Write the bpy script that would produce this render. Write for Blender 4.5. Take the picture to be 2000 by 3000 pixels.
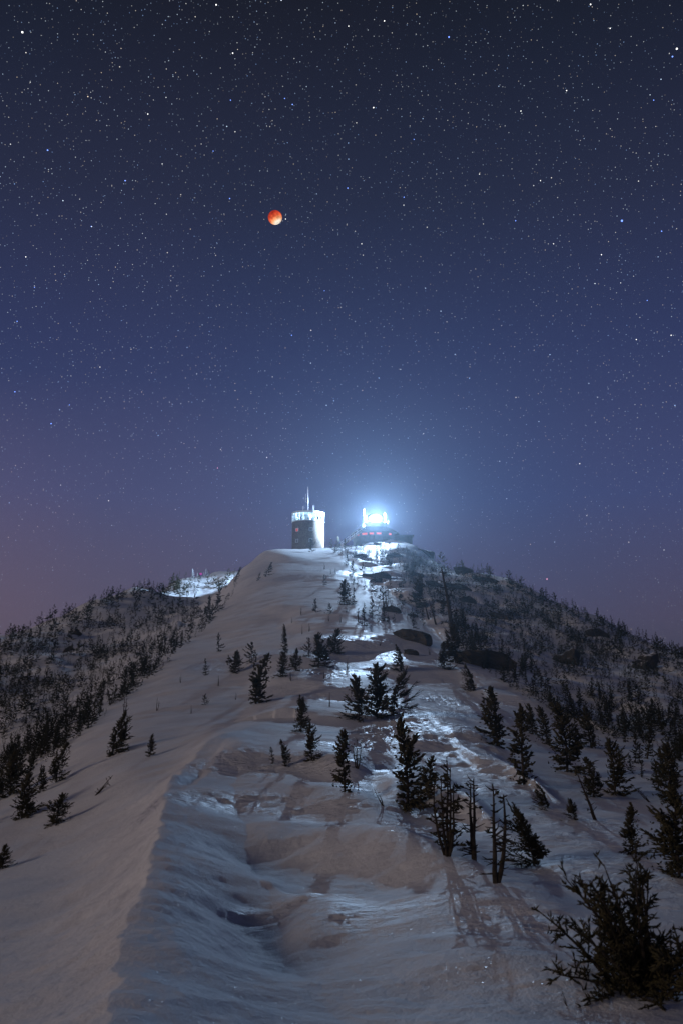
import bpy, bmesh, math, random
import numpy as np
from mathutils import Vector, Matrix

# ------------------------------------------------------------------ scene, camera, sky, sun
S = bpy.context.scene
COL = S.collection
for o in list(bpy.data.objects):
    bpy.data.objects.remove(o)
R = math.radians
FPX, CU, CV = 2598.0, 1000.0, 1500.0          # focal length and centre in photograph pixels (2000 x 3000)
PITCH = math.atan(500.0 / FPX)                # true horizon falls at row 2000

cam_d = bpy.data.cameras.new('camera')
cam = bpy.data.objects.new('camera', cam_d); COL.objects.link(cam)
cam.rotation_euler = (math.pi / 2 + PITCH, 0, 0)
cam_d.sensor_fit = 'VERTICAL'; cam_d.sensor_height = 36.0
cam_d.lens = 36.0 * FPX / 3000.0
cam_d.clip_start = 0.05; cam_d.clip_end = 20000
cam_d.dof.use_dof = True; cam_d.dof.focus_distance = 80.0
cam_d.dof.aperture_fstop = cam_d.lens / 10.0
S.camera = cam

S.render.engine = 'CYCLES'
S.cycles.use_denoising = True
S.cycles.max_bounces = 6; S.cycles.diffuse_bounces = 3; S.cycles.glossy_bounces = 2
S.cycles.transmission_bounces = 4; S.cycles.transparent_max_bounces = 12; S.cycles.volume_bounces = 0
S.cycles.sample_clamp_indirect = 3.0
S.view_settings.view_transform = 'Standard'; S.view_settings.look = 'None'
S.view_settings.exposure = 0.0; S.view_settings.gamma = 1.0

def lin(r, g, b):
    f = lambda c: (c / 255 / 12.92) if c <= 10 else ((c / 255 + 0.055) / 1.055) ** 2.4
    return (f(r), f(g), f(b), 1.0)

W = bpy.data.worlds.new('World'); S.world = W; W.use_nodes = True
nt = W.node_tree; nt.nodes.clear()
def N(t, tree=None, **kw):
    n = (tree or nt).nodes.new(t)
    for k, v in kw.items(): setattr(n, k, v)
    return n
def math_(tree, op, a, b=None, c=None, clamp=False):
    n = tree.nodes.new('ShaderNodeMath'); n.operation = op; n.use_clamp = clamp
    for i, v in enumerate((a, b, c)):
        if v is None: continue
        if isinstance(v, (int, float)): n.inputs[i].default_value = v
        else: tree.links.new(v, n.inputs[i])
    return n.outputs[0]
def mixrgb(tree, fac, a, b, blend='MIX'):
    n = tree.nodes.new('ShaderNodeMix'); n.data_type = 'RGBA'; n.blend_type = blend
    for sock, v in ((n.inputs[0], fac), (n.inputs[6], a), (n.inputs[7], b)):
        if isinstance(v, (int, float)): sock.default_value = v
        elif isinstance(v, tuple): sock.default_value = v
        else: tree.links.new(v, sock)
    return n.outputs[2]
def ramp(tree, fac, stops, interp='LINEAR'):
    n = tree.nodes.new('ShaderNodeValToRGB'); n.color_ramp.interpolation = interp
    e = n.color_ramp.elements
    while len(e) < len(stops): e.new(0.5)
    for i, (p, c) in enumerate(stops):
        e[i].position = p; e[i].color = c if len(c) == 4 else (*c, 1)
    tree.links.new(fac, n.inputs[0]); return n.outputs[0]

tc = N('ShaderNodeTexCoord'); sep = N('ShaderNodeSeparateXYZ'); nt.links.new(tc.outputs['Generated'], sep.inputs[0])
zz = sep.outputs['Z']
zf = math_(nt, 'MULTIPLY_ADD', zz, 1 / 1.1, 0.1 / 1.1, clamp=True)
P_ = lambda z: (z + 0.1) / 1.1
night = ramp(nt, zf, [(0.0, lin(64, 62, 68)), (P_(0.0), lin(80, 78, 88)), (P_(0.07), lin(84, 79, 102)),
                      (P_(0.2), lin(66, 76, 118)), (P_(0.36), lin(51, 60, 98)), (P_(0.5), lin(40, 46, 70)),
                      (P_(0.66), lin(26, 30, 42)), (1.0, lin(20, 23, 32))])
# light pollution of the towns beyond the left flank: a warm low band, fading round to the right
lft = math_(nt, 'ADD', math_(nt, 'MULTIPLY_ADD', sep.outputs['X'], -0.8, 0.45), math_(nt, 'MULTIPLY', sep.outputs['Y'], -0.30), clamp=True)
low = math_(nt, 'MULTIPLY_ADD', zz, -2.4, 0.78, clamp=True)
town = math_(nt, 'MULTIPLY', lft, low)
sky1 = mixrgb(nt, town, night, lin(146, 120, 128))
wn = N('ShaderNodeTexNoise'); wn.inputs['Scale'].default_value = 2.2; wn.inputs['Detail'].default_value = 3
nt.links.new(tc.outputs['Generated'], wn.inputs['Vector'])
airglow = ramp(nt, wn.outputs[0], [(0.35, (0.90, 0.97, 1.02)), (0.65, (1.06, 1.0, 1.02))])
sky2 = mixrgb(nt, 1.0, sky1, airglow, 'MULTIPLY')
def starlayer(scale, rad, power, gain):
    v = N('ShaderNodeTexVoronoi'); v.inputs['Scale'].default_value = scale
    nt.links.new(tc.outputs['Generated'], v.inputs['Vector'])
    s = math_(nt, 'MULTIPLY_ADD', v.outputs['Distance'], -1 / rad, 1.0, clamp=True)
    sp = N('ShaderNodeSeparateColor'); nt.links.new(v.outputs['Color'], sp.inputs[0])
    br = math_(nt, 'POWER', sp.outputs[0], power)
    f = math_(nt, 'MULTIPLY', math_(nt, 'MULTIPLY', s, br), gain)
    tint = ramp(nt, sp.outputs[1], [(0.0, (0.30, 0.52, 1.0)), (0.45, (0.7, 0.85, 1.0)), (0.8, (1, 0.98, 0.95)), (1.0, (1, 0.78, 0.55))])
    return mixrgb(nt, 1.0, tint, f, 'MULTIPLY')
st1 = starlayer(340, 0.165, 2.0, 1.6)
st2 = starlayer(120, 0.07, 4.0, 4.0)
ext = math_(nt, 'MULTIPLY_ADD', zz, 2.4, 0.38, clamp=True)      # starlight dims towards the horizon
clus = ramp(nt, wn.outputs[0], [(0.32, (.55, .55, .55)), (0.62, (1.1, 1.1, 1.1))])
stars = mixrgb(nt, 1.0, mixrgb(nt, 1.0, mixrgb(nt, 1.0, st1, st2, 'ADD'), ext, 'MULTIPLY'), clus, 'MULTIPLY')
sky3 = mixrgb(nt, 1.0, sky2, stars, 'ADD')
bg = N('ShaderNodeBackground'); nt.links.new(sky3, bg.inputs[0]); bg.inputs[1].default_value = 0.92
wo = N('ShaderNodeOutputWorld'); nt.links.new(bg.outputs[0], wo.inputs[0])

SUN_AZ, SUN_EL = R(-122), R(16)               # weak warm glow from behind the left shoulder
sun_d = bpy.data.lights.new('sun', 'SUN'); sun_d.energy = 0.54; sun_d.angle = R(16); sun_d.color = (1.0, 0.81, 0.63)
sun = bpy.data.objects.new('sun', sun_d); COL.objects.link(sun)
sdir = Vector((math.sin(SUN_AZ) * math.cos(SUN_EL), math.cos(SUN_AZ) * math.cos(SUN_EL), math.sin(SUN_EL)))
sun.rotation_euler = sdir.to_track_quat('Z', 'Y').to_euler()
FLOOD_W = 330000.0                            # floodlight on the summit deck
HAZE_DENSITY = 0.00024

# ------------------------------------------------------------------ helpers
def pxdir(u, v):
    xr = (np.asarray(u, float) - CU) / FPX; yu = (CV - np.asarray(v, float)) / FPX
    c, s = math.cos(PITCH), math.sin(PITCH)
    return xr, c - yu * s, s + yu * c
def at(u, v, d):
    """world point on the ray of pixel (u, v) at depth d metres"""
    x, y, z = pxdir(u, v); k = d / y
    return Vector((float(x * k), float(d), float(z * k)))

def _hash(ix, iy, seed):
    h = (ix * 374761393 + iy * 668265263 + seed * 1274126177) & 0xffffffff
    h = ((h ^ (h >> 13)) * 1274126177) & 0xffffffff
    h = ((h ^ (h >> 16)) * 2246822519) & 0xffffffff
    return ((h ^ (h >> 15)) & 0xffffff) / float(0xffffff) * 2 - 1
def vnoise(x, y, seed=0):
    x = np.asarray(x, float); y = np.asarray(y, float)
    x0 = np.floor(x); y0 = np.floor(y); fx = x - x0; fy = y - y0
    ix = x0.astype(np.int64); iy = y0.astype(np.int64)
    sx = fx * fx * fx * (fx * (fx * 6 - 15) + 10); sy = fy * fy * fy * (fy * (fy * 6 - 15) + 10)
    a = _hash(ix, iy, seed); b = _hash(ix + 1, iy, seed); c = _hash(ix, iy + 1, seed); d = _hash(ix + 1, iy + 1, seed)
    return (a * (1 - sx) + b * sx) * (1 - sy) + (c * (1 - sx) + d * sx) * sy
def fbm(x, y, seed=0, octs=4, gain=0.5):
    s = 0; a = 1; t = 0
    for k in range(octs):
        s = s + a * vnoise(x * 2 ** k + 17.3 * k, y * 2 ** k - 9.1 * k, seed + k); t += a; a *= gain
    return s / t
def sstep(a, b, x):
    t = np.clip((np.asarray(x, float) - a) / (b - a), 0, 1); return t * t * (3 - 2 * t)

def mesh_np(name, verts, faces, smooth=False):
    verts = np.asarray(verts, np.float32).reshape(-1, 3)
    me = bpy.data.meshes.new(name)
    if isinstance(faces, np.ndarray):
        k = faces.shape[1]; nf = len(faces)
        me.vertices.add(len(verts)); me.vertices.foreach_set('co', verts.ravel())
        me.loops.add(nf * k); me.loops.foreach_set('vertex_index', faces.astype(np.int32).ravel())
        me.polygons.add(nf); me.polygons.foreach_set('loop_start', np.arange(0, nf * k, k, dtype=np.int32))
        me.update(calc_edges=True)
    else:
        me.from_pydata([tuple(map(float, v)) for v in verts], [], faces); me.update()
    if smooth: me.polygons.foreach_set('use_smooth', np.ones(len(me.polygons), bool))
    return me
def link(name, data, mat=None, parent=None, loc=None, rot=None, scale=None):
    o = bpy.data.objects.new(name, data); COL.objects.link(o)
    if mat is not None and not data.materials: data.materials.append(mat)
    if parent: o.parent = parent
    if loc is not None: o.location = loc
    if rot is not None: o.rotation_euler = rot
    if scale is not None: o.scale = scale
    return o
def tag(o, label=None, cat=None, group=None, kind=None):
    if label: o['label'] = label
    if cat: o['category'] = cat
    if group: o['group'] = group
    if kind: o['kind'] = kind
    return o
def empty(name, loc, rz=0):
    e = bpy.data.objects.new(name, None); COL.objects.link(e); e.location = loc; e.rotation_euler = (0, 0, rz)
    e.empty_display_size = 0.3; return e

class MB:
    def __init__(s): s.v = []; s.f = []
    def add(s, vs, fs):
        b = len(s.v); s.v += [tuple(v) for v in vs]; s.f += [tuple(i + b for i in f) for f in fs]; return s
    def box(s, c, size, rz=0, m=None):
        hx, hy, hz = (k / 2 for k in size); M = m or Matrix.Rotation(rz, 3, 'Z')
        vs = [Vector(c) + M @ Vector((x * hx, y * hy, z * hz)) for z in (-1, 1) for y in (-1, 1) for x in (-1, 1)]
        return s.add(vs, [(0, 2, 3, 1), (4, 5, 7, 6), (0, 1, 5, 4), (2, 6, 7, 3), (0, 4, 6, 2), (1, 3, 7, 5)])
    def tube(s, pts, rads, n=6, cap=True):
        pts = [Vector(p) for p in pts]; rings = []; b = len(s.v)
        for i, p in enumerate(pts):
            t = (pts[min(i + 1, len(pts) - 1)] - pts[max(i - 1, 0)]).normalized()
            a = t.cross(Vector((0, 0, 1)) if abs(t.z) < 0.95 else Vector((1, 0, 0))).normalized(); c = t.cross(a)
            r = rads[i] if isinstance(rads, (list, tuple)) else rads
            for k in range(n):
                th = 2 * math.pi * k / n; s.v.append(tuple(p + (a * math.cos(th) + c * math.sin(th)) * r))
        for i in range(len(pts) - 1):
            for k in range(n):
                q = b + i * n; s.f.append((q + k, q + (k + 1) % n, q + n + (k + 1) % n, q + n + k))
        if cap:
            s.f.append(tuple(b + k for k in range(n))[::-1]); s.f.append(tuple(b + (len(pts) - 1) * n + k for k in range(n)))
        return s
    def lathe(s, prof, n=48, a0=0, a1=2 * math.pi):
        b = len(s.v); m = len(prof); full = abs(a1 - a0 - 2 * math.pi) < 1e-6
        cols = n if full else n + 1
        for k in range(cols):
            a = a0 + (a1 - a0) * k / n
            for r, z in prof: s.v.append((r * math.cos(a), r * math.sin(a), z))
        for k in range(n):
            k2 = (k + 1) % cols
            for i in range(m - 1):
                s.f.append((b + k * m + i, b + k2 * m + i, b + k2 * m + i + 1, b + k * m + i + 1))
        return s
    def build(s, name, mat, parent=None, smooth=False, loc=None, rot=None):
        return link(name, mesh_np(name, s.v, s.f, smooth), mat, parent, loc, rot)

# ------------------------------------------------------------------ materials
def new_mat(name):
    m = bpy.data.materials.new(name); m.use_nodes = True; t = m.node_tree
    return m, t, t.nodes['Principled BSDF'], t.nodes['Material Output']
def noise_mat(name, c1, c2, scale=5, rough=0.8, bump=0.0, bscale=None, detail=5, metallic=0.0, spec=0.3, dist=0.05):
    m, t, b, out = new_mat(name)
    co = N('ShaderNodeTexCoord', t)
    n = N('ShaderNodeTexNoise', t); n.inputs['Scale'].default_value = scale; n.inputs['Detail'].default_value = detail
    t.links.new(co.outputs['Object'], n.inputs['Vector'])
    t.links.new(ramp(t, n.outputs[0], [(0.3, c1), (0.7, c2)]), b.inputs['Base Color'])
    b.inputs['Roughness'].default_value = rough; b.inputs['Metallic'].default_value = metallic
    b.inputs['Specular IOR Level'].default_value = spec
    if bump:
        n2 = N('ShaderNodeTexNoise', t); n2.inputs['Scale'].default_value = bscale or scale * 4; n2.inputs['Detail'].default_value = 6
        t.links.new(co.outputs['Object'], n2.inputs['Vector'])
        bp = N('ShaderNodeBump', t); bp.inputs['Strength'].default_value = bump; bp.inputs['Distance'].default_value = dist
        t.links.new(n2.outputs[0], bp.inputs['Height']); t.links.new(bp.outputs[0], b.inputs['Normal'])
    return m
def emit_mat(name, col, strength):
    m, t, b, out = new_mat(name); t.nodes.remove(b)
    e = N('ShaderNodeEmission', t); e.inputs[0].default_value = col; e.inputs[1].default_value = strength
    t.links.new(e.outputs[0], out.inputs[0]); return m

M_needle = noise_mat('spruce_needles', (0.022, 0.021, 0.010), (0.085, 0.070, 0.036), 3.0, 0.75, spec=0.2)
M_needle_d = noise_mat('spruce_needles_dark', (0.014, 0.015, 0.007), (0.048, 0.043, 0.020), 0.4, 0.75, spec=0.2)
M_rime = noise_mat('rimed_needles', (0.35, 0.40, 0.45), (0.75, 0.78, 0.8), 6.0, 0.7)
M_bark = noise_mat('bark', (0.020, 0.015, 0.010), (0.065, 0.050, 0.036), 18, 0.9, 0.4, 40)
M_rock = noise_mat('rock', (0.022, 0.019, 0.014), (0.085, 0.066, 0.044), 2.2, 0.9, 0.8, 5, 7, dist=0.12)
def snowy_rock():
    m, t, b, out = new_mat('snow_dusted_rock'); co = N('ShaderNodeTexCoord', t); g = N('ShaderNodeNewGeometry', t)
    n = N('ShaderNodeTexNoise', t); n.inputs['Scale'].default_value = 3.0; n.inputs['Detail'].default_value = 7; t.links.new(co.outputs['Object'], n.inputs['Vector'])
    n2 = N('ShaderNodeTexNoise', t); n2.inputs['Scale'].default_value = 7; n2.inputs['Detail'].default_value = 6; n2.inputs['Roughness'].default_value = .7; t.links.new(co.outputs['Object'], n2.inputs['Vector'])
    sp = N('ShaderNodeSeparateXYZ', t); t.links.new(g.outputs['Normal'], sp.inputs[0])
    f = math_(t, 'MULTIPLY_ADD', n2.outputs[0], 2.2, -1.80); f = math_(t, 'MULTIPLY', math_(t, 'ADD', sp.outputs[2], f), 3.0, clamp=True)
    t.links.new(mixrgb(t, f, ramp(t, n.outputs[0], [(.3, (.016, .015, .012)), (.7, (.06, .052, .042))]), (.72, .72, .74, 1)), b.inputs['Base Color']); b.inputs['Roughness'].default_value = .85
    bp = N('ShaderNodeBump', t); bp.inputs['Strength'].default_value = .9; bp.inputs['Distance'].default_value = .15; t.links.new(n.outputs[0], bp.inputs['Height']); t.links.new(bp.outputs[0], b.inputs['Normal'])
    return m
M_rocks = snowy_rock()
M_rockd = noise_mat('rock_lichen', (0.018, 0.017, 0.014), (0.070, 0.060, 0.046), 1.4, 0.9, 0.9, 3.5, 7, dist=0.2)
M_stone = noise_mat('tower_stone', (0.07, 0.056, 0.046), (0.19, 0.155, 0.13), 3.0, 0.85, 0.5, 20)
M_white = noise_mat('white_paint', (0.72, 0.73, 0.75), (0.82, 0.83, 0.84), 4, 0.5)
M_frame = noise_mat('window_frame_paint', (0.5, 0.5, 0.5), (0.7, 0.7, 0.7), 6, 0.5)
M_metal = noise_mat('antenna_metal', (0.45, 0.46, 0.48), (0.65, 0.66, 0.68), 10, 0.35, metallic=0.7)
M_dark = noise_mat('dark_metal', (0.02, 0.02, 0.025), (0.05, 0.05, 0.055), 6, 0.5, metallic=0.3)
M_roof = noise_mat('roof_membrane', (0.03, 0.03, 0.035), (0.07, 0.07, 0.075), 4, 0.7)
M_wood = noise_mat('weathered_wood', (0.35, 0.31, 0.27), (0.60, 0.55, 0.50), 5, 0.7)
M_inner = noise_mat('room_paint', (0.66, 0.68, 0.66), (0.80, 0.82, 0.80), 2, 0.7)
M_kit = noise_mat('cabinet', (0.05, 0.06, 0.07), (0.18, 0.20, 0.21), 3, 0.5)
M_red = emit_mat('red_lit_window', (1.0, 0.10, 0.06, 1), 0.75)
M_red2 = emit_mat('red_lit_slot', (1.0, 0.14, 0.10, 1), 0.8)

def glass_mat(name, tint=(0.95, 0.98, 0.98, 1), mixf=0.12):
    m, t, b, out = new_mat(name); t.nodes.remove(b)
    tr = N('ShaderNodeBsdfTransparent', t); tr.inputs[0].default_value = tint
    gl = N('ShaderNodeBsdfGlossy', t); gl.inputs['Roughness'].default_value = 0.08
    mx = N('ShaderNodeMixShader', t); mx.inputs[0].default_value = mixf
    t.links.new(tr.outputs[0], mx.inputs[1]); t.links.new(gl.outputs[0], mx.inputs[2]); t.links.new(mx.outputs[0], out.inputs[0])
    return m
M_glass = glass_mat('clear_glass')
M_glassd, _t, _b, _o = new_mat('dark_glass')
_b.inputs['Base Color'].default_value = (0.03, 0.04, 0.05, 1); _b.inputs['Roughness'].default_value = 0.08

def snow_mat():
    m, t, b, out = new_mat('wind_packed_snow')
    co = N('ShaderNodeTexCoord', t); at_ = N('ShaderNodeAttribute', t); at_.attribute_name = 'crust'
    geo = co.outputs['Object']
    mp = N('ShaderNodeMapping', t); mp.inputs['Scale'].default_value = (0.5, 1.0, 1.0); t.links.new(geo, mp.inputs['Vector'])
    def noise(scale, detail, vec, rough=0.55):
        n = N('ShaderNodeTexNoise', t); n.inputs['Scale'].default_value = scale; n.inputs['Detail'].default_value = detail
        n.inputs['Roughness'].default_value = rough; t.links.new(vec, n.inputs['Vector']); return n.outputs[0]
    n1 = noise(0.6, 4, geo); n2 = noise(2.2, 7, mp.outputs[0], 0.62); n3 = noise(45, 2, geo)
    crust = at_.outputs['Fac']
    c = ramp(t, n1, [(0.3, (0.70, 0.70, 0.73)), (0.7, (0.84, 0.83, 0.84))])
    t.links.new(c, b.inputs['Base Color'])
    rg = math_(t, 'MULTIPLY_ADD', crust, -0.22, 0.65, clamp=True); t.links.new(rg, b.inputs['Roughness'])
    t.links.new(math_(t, 'MULTIPLY_ADD', crust, 0.6, 0.12), b.inputs['Specular IOR Level'])
    rid = math_(t, 'ABSOLUTE', math_(t, 'MULTIPLY_ADD', n2, 2.0, -1.0))
    h1 = math_(t, 'MULTIPLY', rid, math_(t, 'MULTIPLY_ADD', crust, 1.0, 0.02))
    n4 = noise(8.0, 6, geo, .65); hh = math_(t, 'MULTIPLY_ADD', n3, 0.026, math_(t, 'MULTIPLY_ADD', n4, 0.13, h1))
    bp = N('ShaderNodeBump', t); bp.inputs['Strength'].default_value = 1.0; bp.inputs['Distance'].default_value = 0.22
    t.links.new(hh, bp.inputs['Height']); t.links.new(bp.outputs[0], b.inputs['Normal'])
    vo = N('ShaderNodeTexVoronoi', t); vo.inputs['Scale'].default_value = 80; t.links.new(geo, vo.inputs['Vector'])   # loose frost crystals, each facet tilted its own way
    sp = N('ShaderNodeSeparateColor', t); t.links.new(vo.outputs['Color'], sp.inputs[0]); g = N('ShaderNodeNewGeometry', t)
    vs = N('ShaderNodeVectorMath', t); vs.operation = 'MULTIPLY_ADD'; t.links.new(vo.outputs['Color'], vs.inputs[0]); vs.inputs[1].default_value = (1.1, 1.1, .4)
    of = N('ShaderNodeVectorMath', t); of.operation = 'ADD'; t.links.new(g.outputs['Normal'], of.inputs[0]); of.inputs[1].default_value = (-.55, -.55, -.2); t.links.new(of.outputs[0], vs.inputs[2])
    nm = N('ShaderNodeVectorMath', t); nm.operation = 'NORMALIZE'; t.links.new(vs.outputs[0], nm.inputs[0])
    gl = N('ShaderNodeBsdfGlossy', t); gl.inputs['Roughness'].default_value = .2; t.links.new(nm.outputs[0], gl.inputs['Normal'])
    mk = math_(t, 'MULTIPLY', math_(t, 'LESS_THAN', vo.outputs['Distance'], .34), math_(t, 'GREATER_THAN', sp.outputs[2], .62))
    mx = N('ShaderNodeMixShader', t); t.links.new(math_(t, 'MULTIPLY', mk, .05), mx.inputs[0]); t.links.new(b.outputs[0], mx.inputs[1]); t.links.new(gl.outputs[0], mx.inputs[2]); t.links.new(mx.outputs[0], out.inputs[0])
    return m
M_snow = snow_mat()

# ------------------------------------------------------------------ terrain: one heightfield through control points
# (column px, [(row px, horizontal range m), ...]) read off the photograph along the ridge, flanks, gully and spurs
CTRL = {
 -200: [(3000,6.4),(2800,9.8),(2600,15.5),(2450,27),(2360,42),(2340,50),(2160,72),(2060,95),(1960,130),(1925,150),(2040,205)],
 0:    [(3000,6.0),(2800,9.0),(2600,14),(2500,18.5),(2400,27),(2320,37),(2290,44),(2240,49),(2100,70),(2000,94),(1895,132),(1862,150),(1960,205)],
 250:  [(3000,5.6),(2800,8.2),(2600,12.6),(2450,18.5),(2300,28.5),(2200,38),(2120,49),(2080,58),(2050,66),(1950,106),(1840,150),(1776,190),(1860,240)],
 400:  [(2250,27),(2150,38),(2020,62),(1965,76),(1930,92),(1850,140),(1768,192),(1720,222),(1800,280)],
 520:  [(3000,5.3),(2700,8.3),(2500,12.5),(2400,16),(2290,21.5),(2245,26),(2150,36),(2050,50),(1950,70),(1900,86),(1868,102),(1830,140),(1776,200),(1752,248),(1712,272),(1698,282),(1770,330)],
 640:  [(2150,30),(2125,36),(2060,47),(1960,66),(1880,86),(1800,118),(1768,150),(1764,200),(1750,250),(1694,274),(1674,284),(1745,330)],
 700:  [(2132,33),(2105,41),(2000,56),(1900,75),(1800,108),(1720,152),(1666,195),(1702,215),(1716,248),(1684,272),(1664,286),(1745,330)],
 770:  [(3000,5.2),(2700,8.4),(2500,12.7),(2400,16.2),(2300,21.3),(2200,28),(2115,36),(2000,54),(1900,72),(1800,101),(1700,150),(1640,193),(1612,215),(1675,240),(1690,265),(1740,330)],
 900:  [(2085,41),(1900,69),(1800,97),(1700,143),(1640,190),(1613,217),(1609,236),(1640,262),(1730,320)],
 1000: [(3000,5.2),(2700,8.5),(2500,13),(2400,17),(2300,22),(2200,29),(2100,40),(2000,53),(1900,69),(1800,96),(1700,142),(1640,190),(1608,222),(1602,240),(1630,262),(1730,320)],
 1110: [(1900,70),(1800,98),(1700,146),(1650,185),(1620,208),(1596,222),(1590,240),(1630,262),(1730,320)],
 1190: [(1700,152),(1650,190),(1615,212),(1596,225),(1597,240),(1640,265),(1750,320)],
 1250: [(3000,5.2),(2700,8.5),(2500,13.2),(2400,17.2),(2300,22.5),(2200,29.5),(2100,40),(2000,55),(1900,73),(1800,106),(1700,162),(1655,200),(1637,222),(1660,250),(1780,310)],
 1500: [(3000,5.2),(2700,8.6),(2500,13.6),(2400,17.8),(2300,23.5),(2200,32),(2100,44),(2050,52),(1990,64),(1900,88),(1800,130),(1716,178),(1704,190),(1800,250)],
 1750: [(3000,5.3),(2700,8.8),(2500,14.2),(2400,19),(2300,26),(2200,37),(2140,46),(2080,58),(2000,77),(1900,113),(1828,142),(1815,152),(1920,212)],
 2000: [(3000,5.5),(2700,9.3),(2500,15.2),(2400,20.5),(2300,28),(2200,40),(2130,52),(2060,68),(1990,90),(1928,112),(1918,120),(2050,180)],
 2200: [(3000,5.8),(2700,9.9),(2500,16.2),(2300,30),(2190,50),(2100,74),(2030,104),(2150,170)],
}
pa, pl, pg = [], [], []
for u, lst in CTRL.items():
    for v, r in lst:
        x, y, z = pxdir(u, v); pa.append(math.atan2(x, y)); pl.append(math.log(r)); pg.append(z / math.hypot(x, y))
AZK = 4.2
cx = np.array(pa) * AZK; cy = np.array(pl); cg = np.array(pg)
def tps(d2): return 0.5 * d2 * np.log(d2 + 1e-12)
n_ = len(cx); K = tps((cx[:, None] - cx) ** 2 + (cy[:, None] - cy) ** 2) + np.eye(n_) * 0.004
Pm = np.column_stack([np.ones(n_), cx, cy])
sol = np.linalg.solve(np.block([[K, Pm], [Pm.T, np.zeros((3, 3))]]), np.concatenate([cg, np.zeros(3)]))
def base_height(az, r):
    a = np.clip(az, -0.52, 0.52); rc = np.clip(r, 4.2, 330.0); lr = np.log(rc); g = np.zeros_like(rc)
    af = (a * AZK).ravel(); lf = lr.ravel(); gf = np.empty_like(af)
    for i in range(0, len(af), 40000):
        q = slice(i, i + 40000)
        gf[q] = tps((af[q, None] - cx) ** 2 + (lf[q, None] - cy) ** 2) @ sol[:n_] + sol[n_] + sol[n_ + 1] * af[q] + sol[n_ + 2] * lf[q]
    z = gf.reshape(rc.shape) * rc
    side = sstep(0.52, 1.3, np.abs(az))
    gen = -1.9 - 0.22 * np.maximum(0, r - 5) + 0.38 * np.maximum(0, -np.cos(az)) * np.clip(r - 3, 0, 30)  # unseen rise behind the camera, added to shade the near snow
    z = z * (1 - side) + gen * side
    z = z - 0.5 * np.maximum(0, r - 330.0)
    return np.maximum(z, -350.0)

NA, NR = 720, 800
az_d = np.linspace(-0.5, 0.5, NA)
az_o = np.linspace(0.5, 2 * math.pi - 0.5, 74)[1:-1]
AZ = np.concatenate([az_d, az_o])
RR = np.exp(np.linspace(math.log(3.0), math.log(332.0), NR))
RO = np.concatenate([np.array([0.4, 1.2, 2.1]), RR, np.exp(np.linspace(math.log(345.0), math.log(3000.0), 24))])
GA, GR = np.meshgrid(AZ, RO)
X = GR * np.sin(GA); Y = GR * np.cos(GA)
ZB = base_height(GA, GR)
I0 = 3
def hit(u, v, Z):
    """first crossing of the pixel rays with the height grid -> x, y, z, range"""
    u = np.atleast_1d(np.asarray(u, float)); v = np.atleast_1d(np.asarray(v, float))
    x, y, z = pxdir(u, v); a = np.arctan2(x, y); tl = z / np.hypot(x, y)
    f = (a + 0.5) / (1.0 / (NA - 1)); i = np.clip(np.floor(f).astype(int), 0, NA - 2); f = np.clip(f - i, 0, 1)
    prof = Z[I0:I0 + NR, :][:, i] * (1 - f) + Z[I0:I0 + NR, :][:, i + 1] * f
    below = prof >= tl[None, :] * RR[:, None]
    k = np.argmax(below, axis=0); ok = below.any(axis=0)
    k = np.where(ok, np.maximum(k, 1), NR - 1); j = np.arange(len(u))
    d1 = prof[k, j] - tl * RR[k]; d0 = prof[k - 1, j] - tl * RR[k - 1]
    t = np.clip(-d0 / (d1 - d0 + 1e-9), 0, 1); r = RR[k - 1] + (RR[k] - RR[k - 1]) * t
    zz_ = prof[k - 1, j] + (prof[k, j] - prof[k - 1, j]) * t
    return np.sin(a) * r, np.cos(a) * r, zz_, r, ok
def ground(x, y, Z):
    a = math.atan2(x, y); r = math.hypot(x, y)
    f = (a + 0.5) * (NA - 1); i = int(min(max(math.floor(f), 0), NA - 2)); f = min(max(f - i, 0), 1)
    col = Z[I0:I0 + NR, i] * (1 - f) + Z[I0:I0 + NR, i + 1] * f
    return float(np.interp(r, RR, col))

def skyline(u):
    """row of the terrain skyline in photograph column u"""
    vs = np.arange(1560, 1900, 1.0); x, y, z, r, ok = hit(np.full(vs.shape, float(u)), vs, Z); g = np.where(ok & (r < 315))[0]
    return float(vs[g[0]])
Z = ZB.copy()
# sharp wind lip along the left edge of the near drift: the ground drops away to its left
lip = [(300,3080),(335,2980),(350,2880),(365,2720),(430,2540),(470,2410),(492,2288),(600,2175),(720,2135),(850,2098)]
lx, ly, _, _, _ = hit([p[0] for p in lip], [p[1] for p in lip], ZB)
best = np.full(X.shape, 1e9); sgn = np.zeros(X.shape); par = np.zeros(X.shape)
near = (np.abs(GA) < 0.75) & (GR < 90)
Xn, Yn = X[near], Y[near]; bn = np.full(Xn.shape, 1e9); sn = np.zeros(Xn.shape); pn = np.zeros(Xn.shape)
wob = 0.13 * fbm(Xn * 1.7, Yn * 1.7, 5, 4, .6)
for i in range(len(lx) - 1):
    ex, ey = lx[i + 1] - lx[i], ly[i + 1] - ly[i]; L2 = ex * ex + ey * ey
    t = np.clip(((Xn - lx[i]) * ex + (Yn - ly[i]) * ey) / L2, 0, 1)
    dx, dy = Xn - lx[i] - t * ex, Yn - ly[i] - t * ey; d = np.hypot(dx, dy)
    m_ = d < bn; bn[m_] = d[m_]; sn[m_] = (ex * dy - ey * dx)[m_]; pn[m_] = (i + t)[m_]
amp = np.interp(pn, [0, 1.5, 3, 4.5, 6, 7, 9], [0.30, 0.42, 0.60, 0.78, 0.74, 0.26, 0.0])
sd_l = np.where(sn > 0, bn, -bn) + 1.1 * wob                        # > 0 on the left of the edge
SDL = np.full(X.shape, -99.0); SDL[near] = np.where(amp > 0.02, sd_l, -99.0)
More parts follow.
